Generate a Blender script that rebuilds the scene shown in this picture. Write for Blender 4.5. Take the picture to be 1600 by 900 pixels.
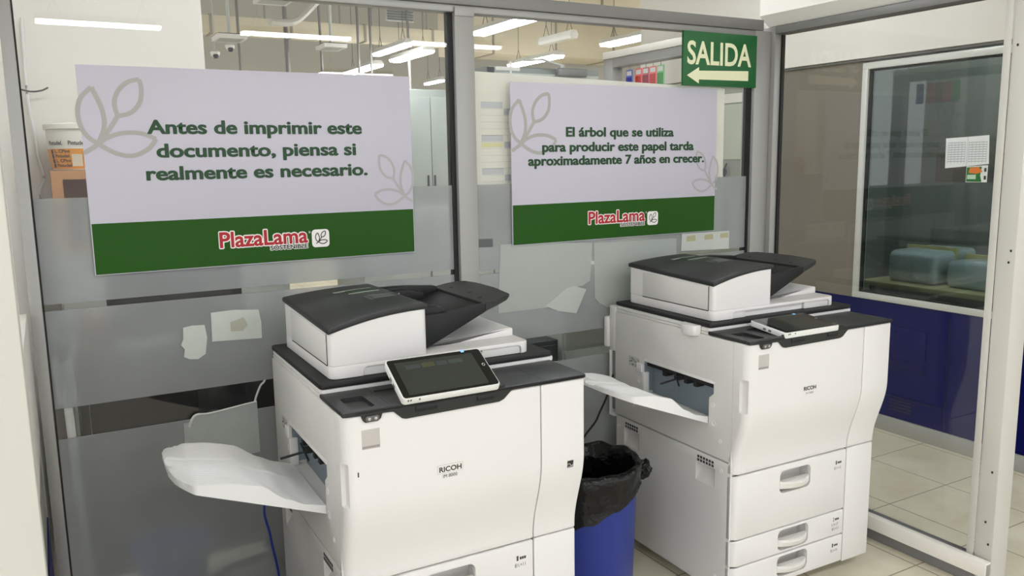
import bpy, bmesh, math, random
from mathutils import Vector, Matrix
from mathutils.noise import noise as pnoise
random.seed(7)
SC = bpy.context.scene
COL = SC.collection
for o in list(bpy.data.objects):
    bpy.data.objects.remove(o)

# ---------------------------------------------------------------- camera
CAM = Vector((-2.354, -2.667, 1.555))
YAW, PITCH, ROLL, FPX = -0.51514, -0.155467, -0.016348, 1285.44
fw = Vector((-math.sin(YAW)*math.cos(PITCH), math.cos(YAW)*math.cos(PITCH), math.sin(PITCH)))
rt = Vector((math.cos(YAW), math.sin(YAW), 0)); up = rt.cross(fw)
R_ = rt*math.cos(ROLL) + up*math.sin(ROLL); U_ = up*math.cos(ROLL) - rt*math.sin(ROLL)
cd = bpy.data.cameras.new('camera'); cam = bpy.data.objects.new('camera', cd); COL.objects.link(cam)
cd.sensor_width = 36; cd.lens = FPX/1600*36; cd.clip_start = .02
M = Matrix((R_, U_, -fw)).transposed().to_4x4(); M.translation = CAM
cam.matrix_world = M
SC.camera = cam
# ---------------------------------------------------------------- world, exposure
w = bpy.data.worlds.new('world'); SC.world = w; w.use_nodes = True
w.node_tree.nodes['Background'].inputs[0].default_value = (.97, .985, 1.0, 1)
w.node_tree.nodes['Background'].inputs[1].default_value = 1.35
SC.view_settings.view_transform = 'Standard'; SC.view_settings.look = 'None'
SC.view_settings.gamma = 1; SC.view_settings.use_curve_mapping = False
SC.view_settings.exposure = 0.3
LAMP_STRENGTH = 30.0        # camera-side shop lamps
BACK_LAMP = 44.0            # lamps of the store room behind the glass

# ---------------------------------------------------------------- materials
def lin(c):
    return tuple(((v/255)/12.92 if v/255 <= .04045 else ((v/255+.055)/1.055)**2.4) for v in c)
MATS = {}
def mat(name, rgb, rough=.5, metal=0., spec=.5, bump=0., bscale=60., mottle=0., mscale=6., coat=0.):
    if name in MATS: return MATS[name]
    m = bpy.data.materials.new(name); m.use_nodes = True; MATS[name] = m
    nt = m.node_tree; b = nt.nodes['Principled BSDF']
    c = lin(rgb)
    b.inputs['Base Color'].default_value = (*c, 1); b.inputs['Roughness'].default_value = rough
    b.inputs['Metallic'].default_value = metal; b.inputs['Specular IOR Level'].default_value = spec
    b.inputs['Coat Weight'].default_value = coat
    tc = nt.nodes.new('ShaderNodeTexCoord')
    if mottle > 0:
        n = nt.nodes.new('ShaderNodeTexNoise'); n.inputs['Scale'].default_value = mscale; n.inputs['Detail'].default_value = 4
        nt.links.new(tc.outputs['Object'], n.inputs['Vector'])
        mx = nt.nodes.new('ShaderNodeMix'); mx.data_type = 'RGBA'
        mx.inputs[6].default_value = (*[max(0, v*(1-mottle)) for v in c], 1)
        mx.inputs[7].default_value = (*[min(1, v*(1+mottle)) for v in c], 1)
        nt.links.new(n.outputs['Fac'], mx.inputs[0]); nt.links.new(mx.outputs[2], b.inputs['Base Color'])
    if bump > 0:
        n2 = nt.nodes.new('ShaderNodeTexNoise'); n2.inputs['Scale'].default_value = bscale; n2.inputs['Detail'].default_value = 3
        nt.links.new(tc.outputs['Object'], n2.inputs['Vector'])
        bp = nt.nodes.new('ShaderNodeBump'); bp.inputs['Strength'].default_value = bump; bp.inputs['Distance'].default_value = .01
        nt.links.new(n2.outputs['Fac'], bp.inputs['Height']); nt.links.new(bp.outputs[0], b.inputs['Normal'])
    return m
def emit(name, rgb, s):
    if name in MATS: return MATS[name]
    m = bpy.data.materials.new(name); m.use_nodes = True; MATS[name] = m
    nt = m.node_tree; nt.nodes.remove(nt.nodes['Principled BSDF'])
    e = nt.nodes.new('ShaderNodeEmission'); e.inputs[0].default_value = (*rgb, 1); e.inputs[1].default_value = s
    nt.links.new(e.outputs[0], nt.nodes['Material Output'].inputs[0]); return m
def glass(name, tint=(.972, .974, .966), f0=.045, gain=1.0):
    if name in MATS: return MATS[name]
    m = bpy.data.materials.new(name); m.use_nodes = True; MATS[name] = m
    nt = m.node_tree; nt.nodes.remove(nt.nodes['Principled BSDF'])
    t = nt.nodes.new('ShaderNodeBsdfTransparent'); t.inputs[0].default_value = (*tint, 1)
    g = nt.nodes.new('ShaderNodeBsdfGlossy'); g.inputs['Roughness'].default_value = .0
    lw = nt.nodes.new('ShaderNodeLayerWeight'); lw.inputs['Blend'].default_value = .5
    p = nt.nodes.new('ShaderNodeMath'); p.operation = 'POWER'; p.inputs[1].default_value = 5
    nt.links.new(lw.outputs['Facing'], p.inputs[0])
    a = nt.nodes.new('ShaderNodeMath'); a.operation = 'MULTIPLY_ADD'; a.inputs[1].default_value = (1-f0)*gain; a.inputs[2].default_value = f0
    a.use_clamp = True
    nt.links.new(p.outputs[0], a.inputs[0])
    mx = nt.nodes.new('ShaderNodeMixShader'); nt.links.new(a.outputs[0], mx.inputs[0])
    nt.links.new(t.outputs[0], mx.inputs[1]); nt.links.new(g.outputs[0], mx.inputs[2])
    nt.links.new(mx.outputs[0], nt.nodes['Material Output'].inputs[0]); return m
def frost(name, tint, ior=1.25, rough=.2, dif=.34, dcol=(.62, .63, .64)):
    if name in MATS: return MATS[name]
    m = bpy.data.materials.new(name); m.use_nodes = True; MATS[name] = m
    nt = m.node_tree; nt.nodes.remove(nt.nodes['Principled BSDF'])
    r = nt.nodes.new('ShaderNodeBsdfRefraction'); r.inputs['Color'].default_value = (*tint, 1)
    r.inputs['Roughness'].default_value = rough; r.inputs['IOR'].default_value = ior
    d = nt.nodes.new('ShaderNodeBsdfDiffuse'); d.inputs[0].default_value = (*dcol, 1)
    tc = nt.nodes.new('ShaderNodeTexCoord'); n = nt.nodes.new('ShaderNodeTexNoise'); n.inputs['Scale'].default_value = 5; n.inputs['Detail'].default_value = 6
    nt.links.new(tc.outputs['Object'], n.inputs['Vector'])
    mr = nt.nodes.new('ShaderNodeMapRange'); mr.inputs[3].default_value = dif*.85; mr.inputs[4].default_value = dif*1.15
    nt.links.new(n.outputs['Fac'], mr.inputs[0])
    mx = nt.nodes.new('ShaderNodeMixShader'); nt.links.new(mr.outputs[0], mx.inputs[0])
    nt.links.new(r.outputs[0], mx.inputs[1]); nt.links.new(d.outputs[0], mx.inputs[2])
    nt.links.new(mx.outputs[0], nt.nodes['Material Output'].inputs[0]); return m
def translucent_paper(name, rgb, tr=.5):
    if name in MATS: return MATS[name]
    m = bpy.data.materials.new(name); m.use_nodes = True; MATS[name] = m
    nt = m.node_tree; nt.nodes.remove(nt.nodes['Principled BSDF'])
    c = (*lin(rgb), 1)
    d = nt.nodes.new('ShaderNodeBsdfDiffuse'); d.inputs[0].default_value = c
    t = nt.nodes.new('ShaderNodeBsdfTranslucent'); t.inputs[0].default_value = c
    mx = nt.nodes.new('ShaderNodeMixShader'); mx.inputs[0].default_value = tr
    nt.links.new(d.outputs[0], mx.inputs[1]); nt.links.new(t.outputs[0], mx.inputs[2])
    nt.links.new(mx.outputs[0], nt.nodes['Material Output'].inputs[0]); return m

M_WHITE = mat('copier_white', (226, 223, 222), .42, bump=.04, bscale=900, mottle=.015, mscale=3)
M_WHITE2 = mat('copier_side_white', (216, 214, 211), .5, mottle=.02, mscale=3)
M_LID = mat('copier_dark', (46, 48, 47), .42, spec=.3, bump=.08, bscale=900)
M_LID2 = mat('copier_black', (32, 33, 34), .5, spec=.3, bump=.05, bscale=700)
M_GAP = mat('gap_black', (22, 22, 24), .7)
M_SLOT = mat('slot_grey', (135, 146, 155), .45, metal=.2, mottle=.05)
M_SCREENBZ = mat('screen_bezel', (16, 17, 18), .12)
M_SCREEN = mat('screen_glass', (50, 54, 50), .1, mottle=.08, mscale=9)
M_RUBBER = mat('rubber', (18, 18, 18), .7)
M_INK = mat('dark_print', (60, 56, 52), .7)
M_INKL = mat('light_print', (150, 146, 142), .7)
M_CHROME = mat('chrome', (190, 190, 190), .2, 1.)
M_ALU = mat('frame_grey', (158, 157, 155), .42, metal=.25, mottle=.03, mscale=4)
M_ALUD = mat('frame_dark_grey', (128, 127, 126), .45, metal=.25, mottle=.03, mscale=4)
M_GASKET = mat('gasket', (12, 12, 13), .6)
M_POST = mat('post_cream', (203, 200, 193), .5, mottle=.04, mscale=3)
M_RAILW = mat('channel_white', (236, 232, 225), .4, mottle=.03, mscale=20)
M_PAINT = mat('wall_white', (226, 222, 214), .7, bump=.12, bscale=8, mottle=.02, mscale=2)
M_BEIGEW = mat('wall_beige', (184, 181, 170), .75, mottle=.04, mscale=1.2)
M_CEIL = mat('ceiling_grey', (188, 184, 170), .8, mottle=.05, mscale=.8)
M_DUCT = mat('duct_beige', (214, 204, 180), .6, mottle=.05, mscale=1.5)
M_BLUE = mat('panel_blue', (7, 13, 84), .45, spec=.1, mottle=.08, mscale=2)
M_FABRIC = mat('fabric_beige', (128, 120, 108), .9, bump=.3, bscale=400, mottle=.12, mscale=120)
M_SKIRT = mat('skirting_grey', (168, 168, 162), .45)
M_WINFR = mat('window_frame_white', (216, 216, 210), .35, metal=.2)
M_SIGN = mat('sign_white', (196, 192, 206), .35, spec=.25)
M_GREEN = mat('sign_green', (30, 80, 6), .4, spec=.2)
M_TXT = mat('sign_text_green', (10, 62, 22), .5)
M_LEAF = mat('sign_leaf_grey', (168, 167, 164), .5)
M_RED = mat('logo_red', (176, 14, 30), .5)
M_LOGOW = mat('logo_white', (244, 240, 236), .5)
M_BLACK = mat('logo_black', (25, 28, 30), .5)
M_EXIT = mat('exit_green', (8, 92, 40), .35)
M_EXITW = mat('exit_cream', (232, 232, 196), .5)
M_BAG = mat('bag_black', (4, 4, 5), .27, bump=1., bscale=22, spec=.35)
M_CAN = mat('bin_blue', (30, 52, 140), .38)
M_PAPER = mat('paper', (214, 216, 214), .8)
M_WOOD = mat('wood', (196, 142, 92), .5, mottle=.12, mscale=14)
M_DARKWOOD = mat('desk_dark', (36, 33, 31), .5, mottle=.1, mscale=5)
M_CHAIR = mat('chair_black', (20, 20, 22), .6)
M_GREYCAB = mat('cabinet_grey', (186, 190, 184), .5, mottle=.03)
M_STEEL = mat('steel', (150, 152, 154), .35, .8)
M_PLWHITE = mat('plastic_white', (225, 225, 222), .45)
M_LAMPH = mat('lamp_housing', (220, 220, 215), .5)
M_LAMP = emit('lamp_tube', (.90, .95, 1.0), LAMP_STRENGTH)
M_LAMPB = emit('lamp_tube_back', (.97, .985, 1.0), BACK_LAMP)
M_GLASS = glass('pane_clear', f0=.026)
M_GLASSR = glass('pane_side', f0=.036)
M_FROST = frost('frosted_film', (.80, .82, .83))

# ---------------------------------------------------------------- mesh helpers
def link(name, me, m, parent=None, angle=35):
    o = bpy.data.objects.new(name, me); COL.objects.link(o)
    if isinstance(m, (list, tuple)):
        for x in m: me.materials.append(x)
    elif m: me.materials.append(m)
    if parent: o.parent = parent
    if angle is not None and len(me.polygons):
        me.shade_smooth(); me.set_sharp_from_angle(angle=math.radians(angle))
    return o
def obj(name, bm, m, parent=None, angle=35):
    me = bpy.data.meshes.new(name); bm.normal_update(); bm.to_mesh(me); bm.free()
    return link(name, me, m, parent, angle)
def bx(bm, x0, x1, y0, y1, z0, z1, bev=0, seg=2, mi=0):
    t = bmesh.new()
    bmesh.ops.create_cube(t, size=1)
    for v in t.verts:
        v.co = Vector(((x0+x1)/2+v.co.x*(x1-x0), (y0+y1)/2+v.co.y*(y1-y0), (z0+z1)/2+v.co.z*(z1-z0)))
    if bev: bmesh.ops.bevel(t, geom=t.edges[:], offset=bev, segments=seg, affect='EDGES', profile=.5)
    for f in t.faces: f.material_index = mi
    merge(bm, t)
    return bm
def merge(bm, t):
    me = bpy.data.meshes.new('tmp'); t.to_mesh(me); t.free(); bm.from_mesh(me); bpy.data.meshes.remove(me)
def box(name, a, m, parent=None, bev=0, seg=2):
    bm = bmesh.new(); bx(bm, *a, bev=bev, seg=seg); return obj(name, bm, m, parent)
def prism(bm, pts, d0, d1, axis='y', bev=0, seg=2, mi=0):
    """closed polygon pts (a,b) extruded d0..d1 along axis: y->(a,d,b) x->(d,a,b) z->(a,b,d)"""
    t = bmesh.new()
    def P(a, b, d): return (a, d, b) if axis == 'y' else ((d, a, b) if axis == 'x' else (a, b, d))
    v0 = [t.verts.new(P(a, b, d0)) for a, b in pts]; v1 = [t.verts.new(P(a, b, d1)) for a, b in pts]
    n = len(pts)
    t.faces.new(v0); t.faces.new(v1[::-1])
    for i in range(n):
        t.faces.new((v0[i], v0[(i+1) % n], v1[(i+1) % n], v1[i]))
    bmesh.ops.recalc_face_normals(t, faces=t.faces[:])
    if bev: bmesh.ops.bevel(t, geom=t.edges[:], offset=bev, segments=seg, affect='EDGES', profile=.5)
    for f in t.faces: f.material_index = mi
    merge(bm, t); return bm
def rrect(x0, x1, y0, y1, r, n=5):
    pts = []
    for cx, cy, a in ((x1-r, y1-r, 0), (x0+r, y1-r, 90), (x0+r, y0+r, 180), (x1-r, y0+r, 270)):
        for i in range(n+1):
            t = math.radians(a+90*i/n); pts.append((cx+r*math.cos(t), cy+r*math.sin(t)))
    return pts
def rings(bm, R, closed=True, cap=True, mi=0):
    V = [[bm.verts.new(p) for p in r] for r in R]; n = len(R[0]); F = []
    for a, b in zip(V, V[1:]):
        for i in range(n if closed else n-1):
            F.append(bm.faces.new((a[i], a[(i+1) % n], b[(i+1) % n], b[i])))
    if cap and closed:
        F.append(bm.faces.new(V[0][::-1])); F.append(bm.faces.new(V[-1]))
    for f in F: f.material_index = mi
    bmesh.ops.recalc_face_normals(bm, faces=F)
    return bm
def lathe(bm, prof, c=(0, 0, 0), n=40, fn=None):
    R = []
    for r, z in prof:
        ring = []
        for i in range(n):
            a = 2*math.pi*i/n; rr = r*(1+(fn(a, z) if fn else 0)); ring.append((c[0]+rr*math.cos(a), c[1]+rr*math.sin(a), c[2]+z))
        R.append(ring)
    return rings(bm, R)
def tube(bm, pts, r, n=8, r2=None):
    pts = [Vector(p) for p in pts]; R = []
    for i, p in enumerate(pts):
        t = (pts[min(i+1, len(pts)-1)]-pts[max(i-1, 0)]).normalized()
        a = t.cross(Vector((0, 0, 1))); a = a if a.length > 1e-3 else t.cross(Vector((1, 0, 0))); a.normalize(); b = t.cross(a)
        rr = r if r2 is None else r+(r2-r)*i/(len(pts)-1)
        R.append([p+a*rr*math.cos(2*math.pi*k/n)+b*rr*math.sin(2*math.pi*k/n) for k in range(n)])
    return rings(bm, R)
def spline(pts, k=6):
    P = [Vector(p) for p in pts]; out = []
    for i in range(len(P)-1):
        a, b, c, d = P[max(i-1, 0)], P[i], P[i+1], P[min(i+2, len(P)-1)]
        for j in range(k):
            t = j/k
            out.append(.5*((2*b)+(c-a)*t+(2*a-5*b+4*c-d)*t*t+(3*b-a-3*c+d)*t**3))
    out.append(P[-1]); return out
def cut(o, cutters):
    """carve the closed meshes out of o; the result is plain mesh data"""
    tmp = []
    for c in cutters:
        me = bpy.data.meshes.new('c'); c.normal_update(); c.to_mesh(me); c.free()
        t = bpy.data.objects.new('c', me); COL.objects.link(t); t.parent = o.parent; tmp.append(t)
        md = o.modifiers.new('b', 'BOOLEAN'); md.object = t; md.operation = 'DIFFERENCE'; md.solver = 'EXACT'
    bpy.context.view_layer.update()
    dg = bpy.context.evaluated_depsgraph_get()
    me = bpy.data.meshes.new_from_object(o.evaluated_get(dg))
    o.modifiers.clear(); old = o.data; nm = old.name; o.data = me; bpy.data.meshes.remove(old); me.name = nm
    for t in tmp:
        d = t.data; bpy.data.objects.remove(t); bpy.data.meshes.remove(d)
    me.shade_smooth(); me.set_sharp_from_angle(angle=math.radians(35))
    return o
def tag(o, label, cat, group=None):
    o['label'] = label; o['category'] = cat
    if group: o['group'] = group
    return o
def thing(name, label, cat, loc=(0, 0, 0), rz=0, group=None):
    o = bpy.data.objects.new(name, None); COL.objects.link(o); o.location = loc; o.rotation_euler = (0, 0, rz)
    o.empty_display_size = .1
    return tag(o, label, cat, group)
def struct(o, parent=None):
    if parent: o.parent = parent
    else: o['kind'] = 'structure'
    return o

# ---------------------------------------------------------------- lettering and printed marks
_caph = None
def text_mesh(s, off=0.):
    cu = bpy.data.curves.new('t', 'FONT'); cu.body = s; cu.offset = off; cu.resolution_u = 4
    t = bpy.data.objects.new('t', cu); COL.objects.link(t); bpy.context.view_layer.update()
    me = bpy.data.meshes.new_from_object(t.evaluated_get(bpy.context.evaluated_depsgraph_get()))
    bpy.data.objects.remove(t); bpy.data.curves.remove(cu); return me
def text(bm, s, x0, x1, base, cap, fn, off=0., mi=0):
    """write s between x0..x1 on the baseline, capital height cap; fn maps (x,z) to 3-D"""
    global _caph
    if _caph is None:
        m = text_mesh('H'); _caph = max(v.co.y for v in m.vertices); bpy.data.meshes.remove(m)
    me = text_mesh(s, off); xs = [v.co.x for v in me.vertices]; a, b = min(xs), max(xs)
    for v in me.vertices:
        v.co = Vector(fn(x0+(v.co.x-a)/(b-a)*(x1-x0), base+v.co.y/_caph*cap))
    n = len(bm.faces); bm.from_mesh(me); bpy.data.meshes.remove(me)
    bm.faces.ensure_lookup_table()
    for f in bm.faces[n:]: f.material_index = mi
    return bm
def ribbon(bm, pts, wd, fn, mi=0):
    P = [Vector((p[0], p[1])) for p in pts]; V = []
    for i, p in enumerate(P):
        t = (P[min(i+1, len(P)-1)]-P[max(i-1, 0)]).normalized(); n = Vector((-t.y, t.x))*wd/2
        V.append((bm.verts.new(fn(*(p+n))), bm.verts.new(fn(*(p-n)))))
    for a, b in zip(V, V[1:]):
        f = bm.faces.new((a[0], a[1], b[1], b[0])); f.material_index = mi
def poly(bm, pts, fn, mi=0):
    f = bm.faces.new([bm.verts.new(fn(*p)) for p in pts]); f.material_index = mi; return f
def flat(bm):
    bmesh.ops.recalc_face_normals(bm, faces=bm.faces[:])
    return bm
LEAFP = [ [(285, 205), (195, 290), (155, 400), (165, 540), (220, 640), (300, 700)],
          [(285, 205), (340, 340), (367, 450), (360, 570), (300, 700)],
          [(700, 125), (600, 150), (510, 230), (468, 340), (487, 455)],
          [(700, 125), (713, 200), (695, 320), (610, 420), (487, 455)],
          [(487, 455), (400, 580), (300, 700), (240, 745), (172, 785)],
          [(808, 660), (680, 610), (530, 605), (400, 640), (300, 700)],
          [(808, 660), (740, 745), (600, 810), (450, 790), (300, 700)] ]
def leaf(bm, ox, oz, sx, sz, wd, fn, mi=0):
    for i_, L in enumerate(LEAFP):
        q = [((x-300)/600*sx, -(y-700)/600*sz) for x, y in L]
        q = [(p.x, p.y) for p in spline([Vector((a, b, 0)) for a, b in q], 6)]
        ribbon(bm, [(ox+a, oz+b) for a, b in q], wd, lambda p, r, k=i_: (fn(p, r)[0], fn(p, r)[1]-.00006*k, fn(p, r)[2]), mi)

# ================================================================ STRUCTURE
# ---- floor with tiles
mfl = bpy.data.materials.new('floor_tiles'); mfl.use_nodes = True
nt = mfl.node_tree; b = nt.nodes['Principled BSDF']; b.inputs['Roughness'].default_value = .28
g = nt.nodes.new('ShaderNodeNewGeometry'); sp = nt.nodes.new('ShaderNodeSeparateXYZ'); nt.links.new(g.outputs['Position'], sp.inputs[0])
def mth(op, a, bv=None, bl=None):
    n = nt.nodes.new('ShaderNodeMath'); n.operation = op
    if hasattr(a, 'links'): nt.links.new(a, n.inputs[0])
    else: n.inputs[0].default_value = a
    if bl is not None: nt.links.new(bl, n.inputs[1])
    elif bv is not None: n.inputs[1].default_value = bv
    return n.outputs[0]
gr = []
for ax, o0 in ((0, 1.235), (1, -.046)):
    t = mth('DIVIDE', mth('SUBTRACT', sp.outputs[ax], o0), .41)
    t = mth('FRACT', mth('ADD', t, 100.5)); t = mth('ABSOLUTE', mth('SUBTRACT', t, .5)); gr.append(mth('LESS_THAN', t, .007))
grout = mth('MAXIMUM', gr[0], bl=gr[1])
n1 = nt.nodes.new('ShaderNodeTexNoise'); n1.inputs['Scale'].default_value = 3.2; n1.inputs['Detail'].default_value = 8; n1.inputs['Roughness'].default_value = .65
nt.links.new(g.outputs['Position'], n1.inputs['Vector'])
cr = nt.nodes.new('ShaderNodeValToRGB'); cr.color_ramp.elements[0].position = .3; cr.color_ramp.elements[1].position = .72
cr.color_ramp.elements[0].color = (*lin((208, 198, 174)), 1); cr.color_ramp.elements[1].color = (*lin((232, 226, 206)), 1)
nt.links.new(n1.outputs['Fac'], cr.inputs[0])
mx = nt.nodes.new('ShaderNodeMix'); mx.data_type = 'RGBA'; nt.links.new(grout, mx.inputs[0]); nt.links.new(cr.outputs[0], mx.inputs[6])
mx.inputs[7].default_value = (*lin((148, 138, 118)), 1); nt.links.new(mx.outputs[2], b.inputs['Base Color'])
struct(box('floor', (-9, 14, -13, 14.2, -.1, 0), mfl))
struct(box('ceiling', (-9, 14, -13, 14.2, 4.7, 4.8), M_CEIL))
struct(box('wall_back', (-9, 14, 14, 14.2, 0, 4.7), M_BEIGEW))

XR = .496
# ---- main glazed partition (plane y = 0): windows 1 and 2
def pane(name, x0, x1, z0, z1, films, m):
    o = box(name, (x0, x1, .004, .010, z0, z1), m); struct(o)
    for (a, c, z_0, z_1) in films:
        box('frosted_film', (a, c, -.0005, .0035, z_0, z_1), M_FROST, o)
    return o
pane('window_1', -2.378, -1.083, .06, 2.056, [(-2.378, -1.083, 1.165, 1.466), (-2.378, -1.083, .857, 1.146), (-2.378, -1.083, .06, .764)], M_GLASS)
pane('window_2', -.991, .352, .06, 2.056, [(-.991, .352, 1.150, 1.464), (-.991, .352, .872, 1.136), (-.991, .352, .06, .764)], M_GLASS)
def trim(n, a, m, bev=.002): return struct(box(n, a, m, bev=bev))
# rails and posts
trim('trim_1', (-2.41, .40, -.030, .045, 2.082, 2.125), M_ALUD)          # head rail
trim('trim_2', (-2.41, .40, -.018, .032, 2.058, 2.0815), M_ALU)
trim('trim_3', (-1.066, -.992, -.022, .040, 0, 2.0578), M_ALU)            # mullion
trim('trim_4', (-1.0825, -1.0665, -.004, .030, .05, 2.0578), M_GASKET, 0)
trim('trim_5', (-2.412, -2.381, -.024, .040, 0, 2.0578), M_ALU)           # left post
trim('trim_6', (-2.3805, -2.376, -.006, .030, .05, 2.0578), M_GASKET, 0)
trim('trim_7', (.362, .455, -.022, .050, 0, 2.0815), M_ALU)               # corner post
trim('trim_8', (.350, .3615, -.006, .030, .05, 2.0578), M_GASKET, 0)
trim('trim_9', (-2.38, .361, -.022, .035, 0, .06), M_ALU)                 # sill
trim('trim_10', (-1.0664, -.992, -.026, -.0225, 2.045, 2.075), M_ALU, .001)

# ---- right glazed partition (plane x = XR): window 3
struct(box('window_3', (XR-.003, XR+.003, -1.03, .0, .10, 2.066), M_GLASSR))
trim('trim_11', (.456, .515, -.045, .05, 0, 2.10), M_ALU)                 # corner jamb
trim('trim_12', (XR-.006, XR+.012, -.053, -.0455, .1, 2.066), M_GASKET, 0)
trim('trim_13', (.452, .53, -1.04, -.046, 2.068, 2.099), M_ALUD)          # head
trim('trim_14', (.474, .515, -1.05, -.046, .045, .098), M_ALUD)           # bottom rail
trim('trim_15', (.462, .55, -1.05, -.046, 0, .0445), M_ALUD)             # plinth
bm = bmesh.new(); prism(bm, [(.440, .050), (.473, .050), (.473, .106), (.440, .106)], -1.112, -.046, 'y', bev=.003)
struct(obj('trim_16', bm, M_RAILW))                                      # white wiring channel
box('end_opening', (.446, .467, -1.1135, -1.1125, .057, .099), mat('channel_inside', (150, 146, 140), .8), bpy.data.objects['trim_16'])
o = trim('trim_17', (.486, .582, -1.106, -1.0405, 0, 3.2), M_POST, .003)  # end post
box('edge_bead', (.478, .4855, -1.041, -1.0165, .10, 3.2), M_POST, o, bev=.002)
for z, yy in ((.43, -1.085), (.24, -1.075), (.16, -1.09), (1.18, -1.085), (1.22, -1.09), (1.9, -1.06)):
    bm = bmesh.new(); bx(bm, .4835, .4865, yy-.003, yy+.003, z-.004, z+.004, bev=.001); obj('screw_hole', bm, M_GAP, o)
# bulkhead over the right partition
bm = bmesh.new(); prism(bm, [(.405, 2.145), (.46, 2.102), (.72, 2.102), (.72, 3.3), (.405, 3.3)], -1.6, .0, 'y')
struct(obj('wall_bulkhead', bm, mat('bulkhead_white', (240, 238, 232), .6, mottle=.02)))

# ---- left glazed partition (plane x = -2.41)
struct(box('wall_left', (-2.50, -2.422, -1.05, -.03, 0, .549), M_BLUE))
trim('trim_18', (-2.50, -2.425, -1.05, -.03, .55, .80), mat('panel_grey', (150, 150, 140), .5))
trim('trim_19', (-2.50, -2.420, -1.05, -.03, .801, 1.15), M_RAILW)
struct(box('window_4', (-2.468, -2.462, -1.05, -.03, 1.15, 2.06), M_GLASSR))
trim('trim_20', (-2.50, -2.422, -1.05, -.03, 2.062, 2.12), M_WINFR)
o = trim('trim_21', (-2.66, -2.404, -1.16, -1.10, 0, 3.2), M_POST, .003)

# ---- corridor partition opposite (plane x = 1.69): window 5, blue panels, fabric panel
XF = 1.69
struct(box('wall_corridor', (XF, XF+.06, -.9, 1.30, .086, .732), M_BLUE))
wc = bpy.data.objects['wall_corridor']
def blue_line(y0, y1, z0, z1, nm='panel_joint'):
    bm = bmesh.new(); bx(bm, XF-.002, XF+.001, y0, y1, z0, z1); obj(nm, bm, mat('blue_joint', (10, 13, 48), .5), wc)
bm = bmesh.new(); bx(bm, XF-.010, XF-.0005, -.015, .215, .375, .603, bev=.003); bx(bm, XF-.013, XF-.0095, -.01, .21, .41, .415); bx(bm, XF-.013, XF-.0095, .155, .18, .575, .59, bev=.001)
obj('access_panel', bm, M_BLUE, wc)
blue_line(-.143, -.138, .10, .70); blue_line(-.13, .40, .205, .209)
for k in range(4): blue_line(.05, .18, .13+k*.018, .138+k*.018, 'vent_slit')
struct(box('baseboard_corridor', (XF-.012, XF+.06, -.9, 1.30, 0, .085), M_SKIRT, bev=.002))
# window 5 with white frame
Y0, Y1, Z0, Z1 = -.9, .457, .735, 2.05
w5 = box('window_5', (XF+.02, XF+.026, Y0+.03, Y1-.03, Z0+.03, Z1-.03), glass('pane_far', tint=(.62, .70, .68), f0=.07)); struct(w5)
bm = bmesh.new(); bx(bm, XF-.012, XF+.05, Y0, Y1, Z0, Z0+.034, bev=.003); bx(bm, XF-.012, XF+.05, Y0, Y1, Z1-.036, Z1, bev=.003)
bx(bm, XF-.012, XF+.05, Y1-.034, Y1, Z0+.034, Z1-.036, bev=.003); obj('frame', bm, M_WINFR, w5)
bm = bmesh.new(); bx(bm, XF+.005, XF+.03, Y0, Y1-.034, Z0+.034, Z0+.042); bx(bm, XF+.005, XF+.03, Y0, Y1-.034, Z1-.046, Z1-.036); bx(bm, XF+.005, XF+.03, Y1-.044, Y1-.034, Z0+.042, Z1-.046)
obj('gasket', bm, M_GASKET, w5)
struct(box('wall_fabric', (XF, XF+.05, Y1+.001, 1.30, .733, 2.06), M_FABRIC))
struct(box('wall_header', (XF-.03, XF+.06, -.9, 2.4, 2.075, 3.3), M_PAINT))
trim('trim_22', (XF-.014, XF+.055, -.9, 1.30, 2.0605, 2.0745), M_ALUD)
# door leaf further down the corridor, seen through the right edge of window 2
d1 = struct(box('door_1', (XF, XF+.05, 1.305, 2.4, 0, 2.06), mat('door_greygreen', (150, 154, 142), .5, mottle=.05)))
box('top_light', (XF-.006, XF-.0005, 1.31, 1.75, 1.90, 1.96), M_PAINT, d1)
box('upper_panel', (XF-.006, XF-.0005, 1.31, 1.75, 1.53, 1.89), mat('panel_pale', (190, 196, 180), .4, mottle=.1), d1)
bm = bmesh.new(); tube(bm, spline([(XF-.03, 1.49, 1.40), (XF-.03, 1.49, 1.46), (XF-.03, 1.485, 1.48), (XF-.012, 1.49, 1.50)]), .006, 6); lathe(bm, [(.0, -.02), (.012, -.015), (.016, 0), (.012, .02), (0, .025)], (XF-.03, 1.49, 1.445), 10)
obj('hook', bm, M_GAP, d1)
# dim room behind window 5
struct(box('wall_office', (3.3, 3.4, -2.5, 1.6, 0, 3.2), mat('office_wall', (112, 116, 112), .8, mottle=.15, mscale=1.5)))
struct(box('wall_office_end', (XF+.07, 3.3, 1.32, 1.4, 0, 3.2), mat('office_wall', (112, 116, 112))))

# ---- store room behind: white wall on the left, cubicle frame on the right
struct(box('wall_store', (-4.5, -1.545, 2.0, 2.3, 0, 4.7), M_PAINT))
struct(box('wall_store_side', (-2.62, -2.44, .05, 2.0, 0, 3.3), M_PAINT))
# cubicle partition running back from the corner (plane x ~ .45)
trim('trim_23', (.42, .50, .055, 1.17, 2.090, 2.128), M_PAINT)
trim('trim_24', (.425, .495, .055, 1.085, 2.040, 2.0895), M_ALU)
trim('trim_25', (.425, .495, 1.086, 1.17, 0, 2.0895), M_ALU)

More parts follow.
